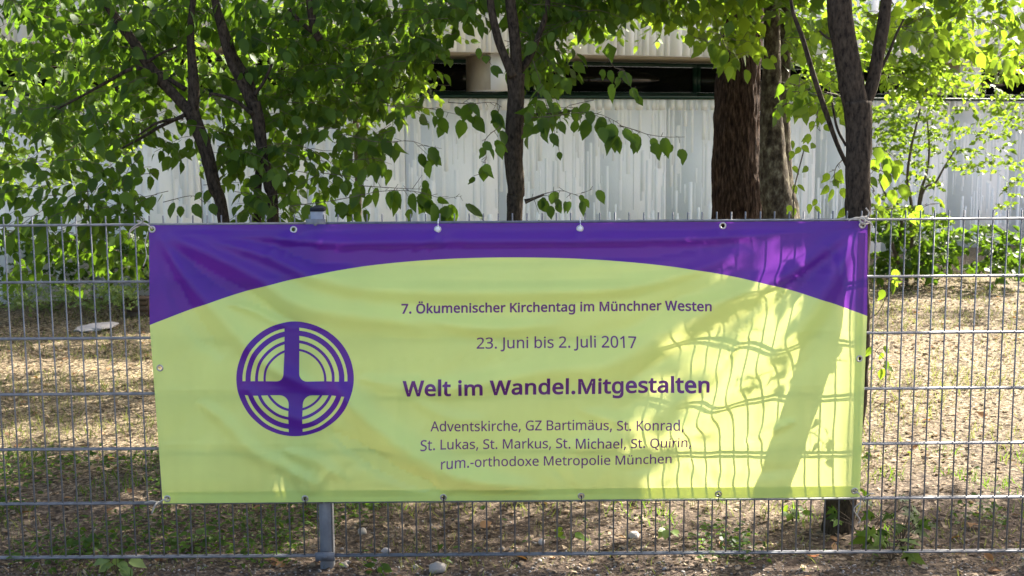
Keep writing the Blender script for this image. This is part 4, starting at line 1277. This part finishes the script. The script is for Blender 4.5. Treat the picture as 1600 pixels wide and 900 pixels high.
# --- bright small tree and shrubs behind, right
def shrub(name, label, cat, px, py, Y, blobs, size, leaf, seed, stems=(), nmax=0, L=(.12, .25), nl=(7, 12), Yd=.5, hang=.2, group=None, tpl=None):
    p = P(px, py, Y); 
    t = Tree(name, label, cat, (p.x, Y, 0), seed, M_twig, leaf, size, group)
    for st_ in stems:
        pts = [(p.x + t.rng.gauss(0, .05), Y, -.05, .009)] + [(*P(a, b, Y)[:], r / ppm(Y)) for a, b, r in st_]
        t.stem('stem', None, Y, world=pts, n=24, seg=7, rough=.1)
    for cx, cy, rx, ry, n in blobs:
        t.blob(cx, cy, rx, ry, n, Y - Yd, Y + Yd, None, nl, L, hang)
    t.finish(nmax, tpl)
    return t
shrub('birch_sapling', 'bright sunlit sapling with small yellow-green leaves and thin grey stems at the right', 'sapling', 1425, 430, 8.4,
      [(1420, 175, 50, 35, 40), (1455, 120, 40, 40, 34), (1400, 215, 40, 30, 24), (1455, 220, 40, 40, 22), (1385, 180, 22, 30, 12), (1420, 290, 50, 45, 16), (1520, 180, 60, 90, 60), (1385, 330, 25, 22, 8), (1590, 230, 60, 100, 40)], .062, M_leaf_y, 31,
      [[(1425, 330, 2.6), (1418, 280, 2.3), (1424, 230, 2), (1438, 170, 1.5)], [(1436, 315, 2.3), (1448, 270, 2), (1452, 230, 1.7), (1448, 180, 1.2)], [(1440, 308, 2), (1462, 285, 1.8), (1475, 262, 1.5), (1495, 230, 1.1)], [(1405, 325, 1.8), (1385, 305, 1.4), (1372, 280, 1)]])
shrub('bright_tree', 'sunlit yellow-green tree crown in front of the upper wall behind the forked trunk', 'tree', 1150, 410, 6.9,
      [(1275, 60, 40, 60, 34), (1290, 100, 30, 20, 10), (1360, 40, 40, 60, 30), (1420, 60, 60, 70, 56), (1465, 40, 50, 70, 44), (1420, 120, 50, 30, 18), (1260, 20, 40, 30, 16), (1560, 40, 70, 80, 44), (1000, 0, 60, 20, 16), (940, 50, 34, 22, 9), (1035, 40, 24, 12, 4)], .085, M_leaf_y, 32,
      [[(1150, 260, 5), (1165, 160, 4.5), (1175, 80, 4), (1190, 0, 3)]], L=(.2, .45))
shrub('back_tree', 'sunlit yellow-green tree crown showing through behind the two left trunks', 'tree', 560, 470, 4.3,
      [(560, 60, 90, 60, 50), (500, 130, 70, 40, 30), (620, 110, 60, 40, 26), (150, 200, 80, 60, 34), (90, 110, 80, 70, 40), (210, 60, 80, 60, 36), (330, 60, 80, 60, 30), (430, 40, 70, 40, 26), (660, 50, 40, 50, 16), (60, 240, 70, 60, 26), (560, 170, 60, 25, 12), (-60, 120, 80, 120, 60), (330, 190, 60, 40, 6)], .07, M_leaf_y, 38,
      [[(560, 340, 5), (556, 200, 5), (548, 60, 4), (540, -60, 3)]], L=(.2, .4), Yd=.8)
shrub('hazel_bush', 'green leafy bush low behind the fence right of the banner', 'bush', 1425, 470, 7.7,
      [(1390, 385, 30, 36, 15), (1440, 400, 42, 28, 26), (1470, 370, 30, 28, 14), (1400, 345, 30, 18, 7), (1540, 390, 60, 40, 34), (1600, 400, 50, 40, 20)], .10, M_leaf, 33,
      [[(1425, 380, 3), (1422, 345, 2)], [(1400, 400, 3), (1385, 350, 2)]], nmax=160, L=(.15, .3))
shrub('yellow_bush', 'yellow-green sunlit bush just past the top right banner corner', 'bush', 1400, 460, 7.9,
      [(1410, 330, 44, 18, 14), (1455, 350, 34, 22, 10), (1375, 400, 18, 30, 7), (1440, 378, 40, 16, 9)], .09, M_leaf_y, 34,
      [[(1405, 380, 3), (1410, 335, 2)]], nmax=80)
shrub('flowering_groundcover', 'pale green sunlit ground cover left behind the fence near the stone slab', 'ground cover', 170, 480, 6.1,
      [(150, 462, 60, 22, 54), (60, 460, 60, 24, 50), (196, 455, 30, 24, 34), (-20, 460, 60, 26, 44)], .04, M_leaf_pale, 35, L=(.08, .16), hang=-.3, Yd=.35)
shrub('variegated_mound', 'pale variegated shrub mound beside the top left banner edge', 'shrub', 232, 460, 6.7,
      [(232, 432, 28, 18, 50), (262, 428, 34, 24, 50)], .035, M_leaf_pale, 36, L=(.08, .16), hang=-.3, Yd=.3)
shrub('dark_bush', 'dark evergreen bush in shade at the foot of the wall on the left', 'bush', 190, 470, 6.9,
      [(200, 392, 60, 30, 80), (110, 400, 60, 34, 80), (270, 400, 50, 30, 50), (10, 400, 60, 36, 60)], .06, M_leaf, 37, L=(.1, .25), hang=.1)

def sprout(label, path, Y, leaves, size, leaf, seed, name='seedling'):
    p0 = P(path[0][0], path[0][1], Y)
    t = Tree(name, label, 'seedling', (p0.x, Y, 0), seed, M_twig, leaf, size)
    t.stem('stem', None, Y, world=[(p0.x, Y, -.03, .004)] + [(*P(a, b, Y)[:], .003) for a, b in path], n=20, seg=6, rough=.05)
    for (x, y) in leaves:
        q = P(x, y, Y)
        dd = Vector((t.rng.gauss(0, .5), -.2, t.rng.gauss(-.7, .3)))
        t.fr.append(frame(q - dd.normalized() * size * .5, dd, Vector((t.rng.gauss(0, .3), -1, .3)), size * t.rng.uniform(.85, 1.1)))
    t.finish()
sprout('thin seedling stem with paired leaves right of the twin trunk', [(1240, 345), (1238, 310), (1247, 270), (1256, 235)], 1.2,
       [(1238, 227), (1236, 243), (1246, 236), (1258, 217), (1259, 233), (1270, 228), (1244, 265), (1258, 265), (1243, 296), (1252, 294), (1265, 326), (1272, 318), (1278, 328), (1232, 328), (1240, 332)], .042, M_leaf_y, 41)

# ---------------------------------------------------------------- ground plants, litter, stones
def palm_leaf():
    V = [(0, 0, 0)]
    tips = [(-.50, .10), (-.30, .16), (-.52, .52), (-.24, .44), (0, 1.0), (.24, .44), (.52, .52), (.30, .16), (.50, .10)]
    for x, y in tips: V.append((x, y, .10 * abs(x) - .1 * y * y))
    V.append((0, .35, -.02))
    t = [(10, i + 1, i) for i in range(1, 9)] + [(0, 10, 1), (0, 9, 10)]
    return np.array(V), t
pv, ptris = palm_leaf()
PALM_ME = np_mesh('leaf', pv, np.array(ptris), False)
PALM_ME.materials.append(M_leaf)
def plant(name, label, cat, loc, leaves, leafm, size, me, seed, h=.1, group=None):
    r = random.Random(seed)
    o = empty(name, loc, label, cat, group)
    sm = MB()
    for i in range(leaves):
        a = r.uniform(0, 2 * math.pi)
        rad = h * r.uniform(.15, .8)
        q = Vector((loc[0] + math.cos(a) * rad, loc[1] + math.sin(a) * rad * .7, loc[2] + h * r.uniform(.35, 1.0)))
        sm.tube([Vector(loc), Vector(loc).lerp(q, .5) + Vector((0, 0, h * .15)), q], .0013, 4, False)
        d = Vector((math.cos(a), math.sin(a) * .7 - .35, r.uniform(-.7, .15)))
        f = frame(q, d, Vector((r.gauss(0, .25), -.5, 1)), size * r.uniform(.7, 1.1))
        lo = bpy.data.objects.new('leaf', me)
        COL.objects.link(lo)
        lo.parent = o
        lo.matrix_local = Matrix.Translation(-Vector(loc)) @ Matrix((f[0], f[1], f[2], [0, 0, 0, 1]))
        if not me.materials: me.materials.append(leafm)
        lo.material_slots[0].link = 'OBJECT'
        lo.material_slots[0].material = leafm
    sm.build('stems', M_twig, o)
    return o
def gl(px, py):
    g = G(px, py); return (g.x, g.y, gz(g.x, g.y))
plant('maple_seedling', 'bright green maple seedling poking through the bottom rail at the lower right', 'seedling', gl(1392, 874), 9, M_leaf_y, .095, PALM_ME, 51, .10)
plant('ivy_clump', 'dark green ivy clump behind the mesh right of the forked trunk foot', 'ivy', gl(1408, 852), 18, M_leaf, .06, PALM_ME, 52, .14)
plant('leafy_weed', 'lime weed leaves beside the forked trunk under the banner corner', 'weed', gl(1350, 850), 8, M_leaf, .055, PALM_ME, 63, .20)
plant('grey_weed', 'grey-green broad-leaved weed before the fence at the lower left', 'weed', gl(182, 892), 9, M_leaf_pale, .06, LEAF_ME[1], 54, .06)
plant('small_seedling', 'tiny light green seedling under the middle of the banner', 'seedling', gl(890, 858), 6, M_leaf_y, .04, LEAF_ME[0], 55, .07)
plant('low_weed', 'bushy green weed clump behind the mesh left of the square post', 'weed', gl(300, 862), 22, M_leaf, .038, LEAF_ME[2], 56, .09)
plant('low_weed', 'low green weed close before the rail right of the square post', 'weed', gl(590, 893), 9, M_leaf, .034, LEAF_ME[2], 57, .04)
plant('low_weed', 'yellowish weed behind the fence under the right half of the banner', 'weed', gl(1045, 846), 10, M_leaf_pale, .045, LEAF_ME[0], 58, .06)
plant('low_weed', 'lime green weed in the sun behind the fence right of the banner middle', 'weed', gl(1238, 812), 10, M_leaf_y, .05, LEAF_ME[0], 59, .06)
plant('low_weed', 'green weeds by the fence foot at the far left', 'weed', gl(135, 860), 12, M_leaf, .045, LEAF_ME[1], 60, .08)

def stone(name, label, px, py, w, h, m, seed):
    r = random.Random(seed)
    g = gl(px, py)
    s = w / 440 / 2
    bm = bmesh.new()
    bmesh.ops.create_icosphere(bm, subdivisions=3, radius=1)
    for v in bm.verts:
        k = 1 + .28 * noise.noise(v.co * 1.3 + Vector((seed, 0, 0))) + .08 * noise.noise(v.co * 4)
        v.co = Vector((v.co.x * s * k, v.co.y * s * .8 * k, v.co.z * h / 440 * .62 * k)) + Vector((g[0], g[1], g[2] + h / 440 * .35))
    me = bpy.data.meshes.new(name); bm.to_mesh(me); bm.free()
    for p in me.polygons: p.use_smooth = True
    return tag(link(name, me, m), label, 'stone')
stone('stone', 'largest tan stone on the soil before the fence', 683, 890, 28, 15, M_stone, 1)
stone('stone', 'white pebble behind the mesh right of the square post', 603, 862, 15, 9, M_slab, 2)
stone('stone', 'round grey stone behind the mesh just right of the square post', 566, 832, 16, 10, M_stone, 3)
stone('stone', 'whitish stone behind the mesh under the banner middle', 846, 850, 11, 9, M_slab, 4)
stone('stone', 'pale stone in the litter below the right half of the banner', 990, 842, 18, 11, M_slab, 5)
stone('stone', 'small pale stone before the rail between the post and the largest stone', 650, 885, 9, 7, M_stone, 6)
stone('stone', 'grey flat stone before the fence at the square post foot', 538, 886, 13, 9, M_stone, 7)
# fallen orange leaf
g = gl(1272, 873)
o = tag(link('fallen_leaf', np_mesh('fallen_leaf', pv * .045 + np.array([g[0], g[1], g[2] + .012]), np.array(ptris)), noise_mat('orange_dry_leaf', [(.3, (.35, .11, .03)), (.7, (.55, .22, .07))], scale=60)), 'orange brown fallen leaf lying before the bottom rail', 'leaf')
# slab and dark box left behind the fence
g = gl(150, 512)
mb = MB()
bm = bmesh.new()
bmesh.ops.create_icosphere(bm, subdivisions=3, radius=1)
for v in bm.verts:
    k = 1 + .2 * noise.noise(v.co * 2)
    v.co = Vector((v.co.x * .17 * k, v.co.y * .17 * k, v.co.z * .03 * k + .012 + .015 * v.co.x)) + Vector(g)
me = bpy.data.meshes.new('stone_slab'); bm.to_mesh(me); bm.free()
tag(link('stone_slab', me, M_slab), 'pale pinkish stone slab lying in the sun at the left behind the fence', 'stone')
g = gl(219, 494)
o = empty('timber_box', g, 'dark weathered timber box half hidden by the left banner edge', 'box')
for k in range(3):
    MB().box(g[0] - .085, g[0] + .085, g[1] - .08, g[1] - .06, g[2] + .002 + k * .052, g[2] + .050 + k * .052).build('plank', M_box, o)
for sx in (-1, 1):
    MB().box(g[0] + sx * .085 - .008, g[0] + sx * .085 + .008, g[1] - .058, g[1] + .09, g[2], g[2] + .158).build('side_board', M_box, o)
MB().box(g[0] - .094, g[0] + .094, g[1] - .086, g[1] + .094, g[2] + .158, g[2] + .170).build('lid', M_box, o)

nr = np.random.default_rng(5)
def scatter(name, label, n, xr, yfun, sizef, template, m, lie, kind='stuff', dens=None, lift=.004):
    X, Yy = [], []
    fr = []
    while len(fr) < n:
        x, y = nr.uniform(*xr), yfun()
        if dens is not None and nr.random() > dens(x, y): continue
        s = sizef(x, y)
        a = nr.uniform(0, 2 * math.pi)
        if lie:
            d = Vector((math.cos(a), math.sin(a), nr.normal(0, .25)))
            nn = Vector((nr.normal(0, .35), nr.normal(0, .35), 1))
        else:
            d = Vector((math.cos(a) * .55 * abs(nr.normal()), math.sin(a) * .55 * abs(nr.normal()), 1))
            nn = Vector((math.cos(a + 1.5), math.sin(a + 1.5), .1))
        fr.append(frame(Vector((x, y, gz(x, y) + (lift * nr.uniform(.3, 2.5) if lie else -.002))), d, nn, s))
    return tag(link(name, frames_mesh(name, np.array(fr), template, nr), m), label, None, None, kind)
def ynear(): return -1.0 + 10.0 * nr.random() ** 1.6
def pn(x, y, s, k=0): return noise.noise(Vector((x * s, y * s, 5 + k)))
CHIP = (np.array([(0, 0, 0), (-.22, .3, .06), (-.16, .75, -.02), (.05, 1, .08), (.2, .6, .0), (.18, .2, .1)]), np.array([(0, 1, 2, 3), (0, 3, 4, 5)]), None)
scatter('leaf_litter', 'brown dry leaf litter and bark bits strewn over the soil', 46000, (-4.2, 4.8), ynear, lambda x, y: nr.uniform(.010, .034) * (1 + .1 * max(0, y)), [CHIP, SIMPLE], M_litter, True, dens=lambda x, y: (.9 if y > -.02 else .35) * (1 if pn(x, y, 1.3) > -.25 else .4))
scatter('grass', 'thin dry and green grass growing in patches behind the fence', 34000, (-4.2, 5.2), ynear, lambda x, y: nr.uniform(.025, .065) * (1.0 if y > .5 else .7), [BLADE], M_grass, False,
        dens=lambda x, y: min(1, max(.03, .30 + 1.4 * pn(x, y, 1.7) + (.25 if y > 1.2 else 0) - (.35 if y < .0 else 0))))
scatter('green_tufts', 'fresh green grass tufts along the fence foot', 2600, (-3.4, 3.6), lambda: nr.uniform(-.35, 1.6), lambda x, y: nr.uniform(.02, .055), [BLADE], M_leaf, False,
        dens=lambda x, y: 1 if pn(x, y, 3.1, 9) > .22 and y > -.02 - .2 * nr.random() else 0)
# gravel
OCT = (np.array([(1, 0, 0), (0, 1, 0), (-1, 0, 0), (0, -1, 0), (0, 0, .6), (0, 0, -.6), (.6, .6, .3), (-.6, .6, .35), (-.6, -.6, .3), (.6, -.6, .35)], dtype=float) * .5,
       np.array([(4, 9, 0, 6), (4, 6, 1, 7), (4, 7, 2, 8), (4, 8, 3, 9)]), np.array([(0, 5, 1), (1, 5, 2), (2, 5, 3), (3, 5, 0)]))
M_gravel = leaf_mat('gravel', (.07, .06, .05), (.34, .31, .28), (.1, .1, .1), tr=0.0, rough=.85, spec=.2)
scatter('gravel', 'small stones and grit in the soil along the fence', 9000, (-3.2, 3.4), lambda: nr.uniform(-1.0, .55) if nr.random() < .75 else nr.uniform(-.1, .2), lambda x, y: nr.uniform(.004, .011) * (1.9 if nr.random() < .06 else 1), [OCT], M_gravel, True, lift=.001)

M_dry = leaf_mat('whole_dry_leaf', (.08, .040, .02), (.36, .21, .11), (.45, .22, .05), tr=.3, rough=.7, spec=.15)
scatter('fallen_leaves', 'whole dry brown and orange leaves lying on the soil and grass', 900, (-4.0, 4.5), ynear, lambda x, y: nr.uniform(.028, .06), LTS, M_dry, True, lift=.006)
scatter('undergrowth', 'low dark green leafy undergrowth at the fence foot on the left', 5200, (-3.2, 2.6), lambda: nr.uniform(-.02, 1.5), lambda x, y: nr.uniform(.012, .032), LTS, M_leaf, True, lift=.03,
        dens=lambda x, y: 1 if pn(x, y, 1.9, 4) + (.26 if x < -.5 else -.28) > .20 else .015)
scatter('dry_twigs', 'thin dry twigs lying on the ground', 420, (-3.6, 4.2), lambda: nr.uniform(-.9, 3.0), lambda x, y: nr.uniform(.06, .2), [(np.array([(-.012, 0, 0), (.012, 0, 0), (.03, .5, .02), (.008, .5, .03), (.0, 1, .0), (-.005, 1, .015), (0, 0, .02), (.012, .5, .04)]), np.array([(0, 1, 2, 3), (3, 2, 4, 5), (1, 6, 7, 2), (6, 0, 3, 7)]), None)], M_litter, True, lift=.008)
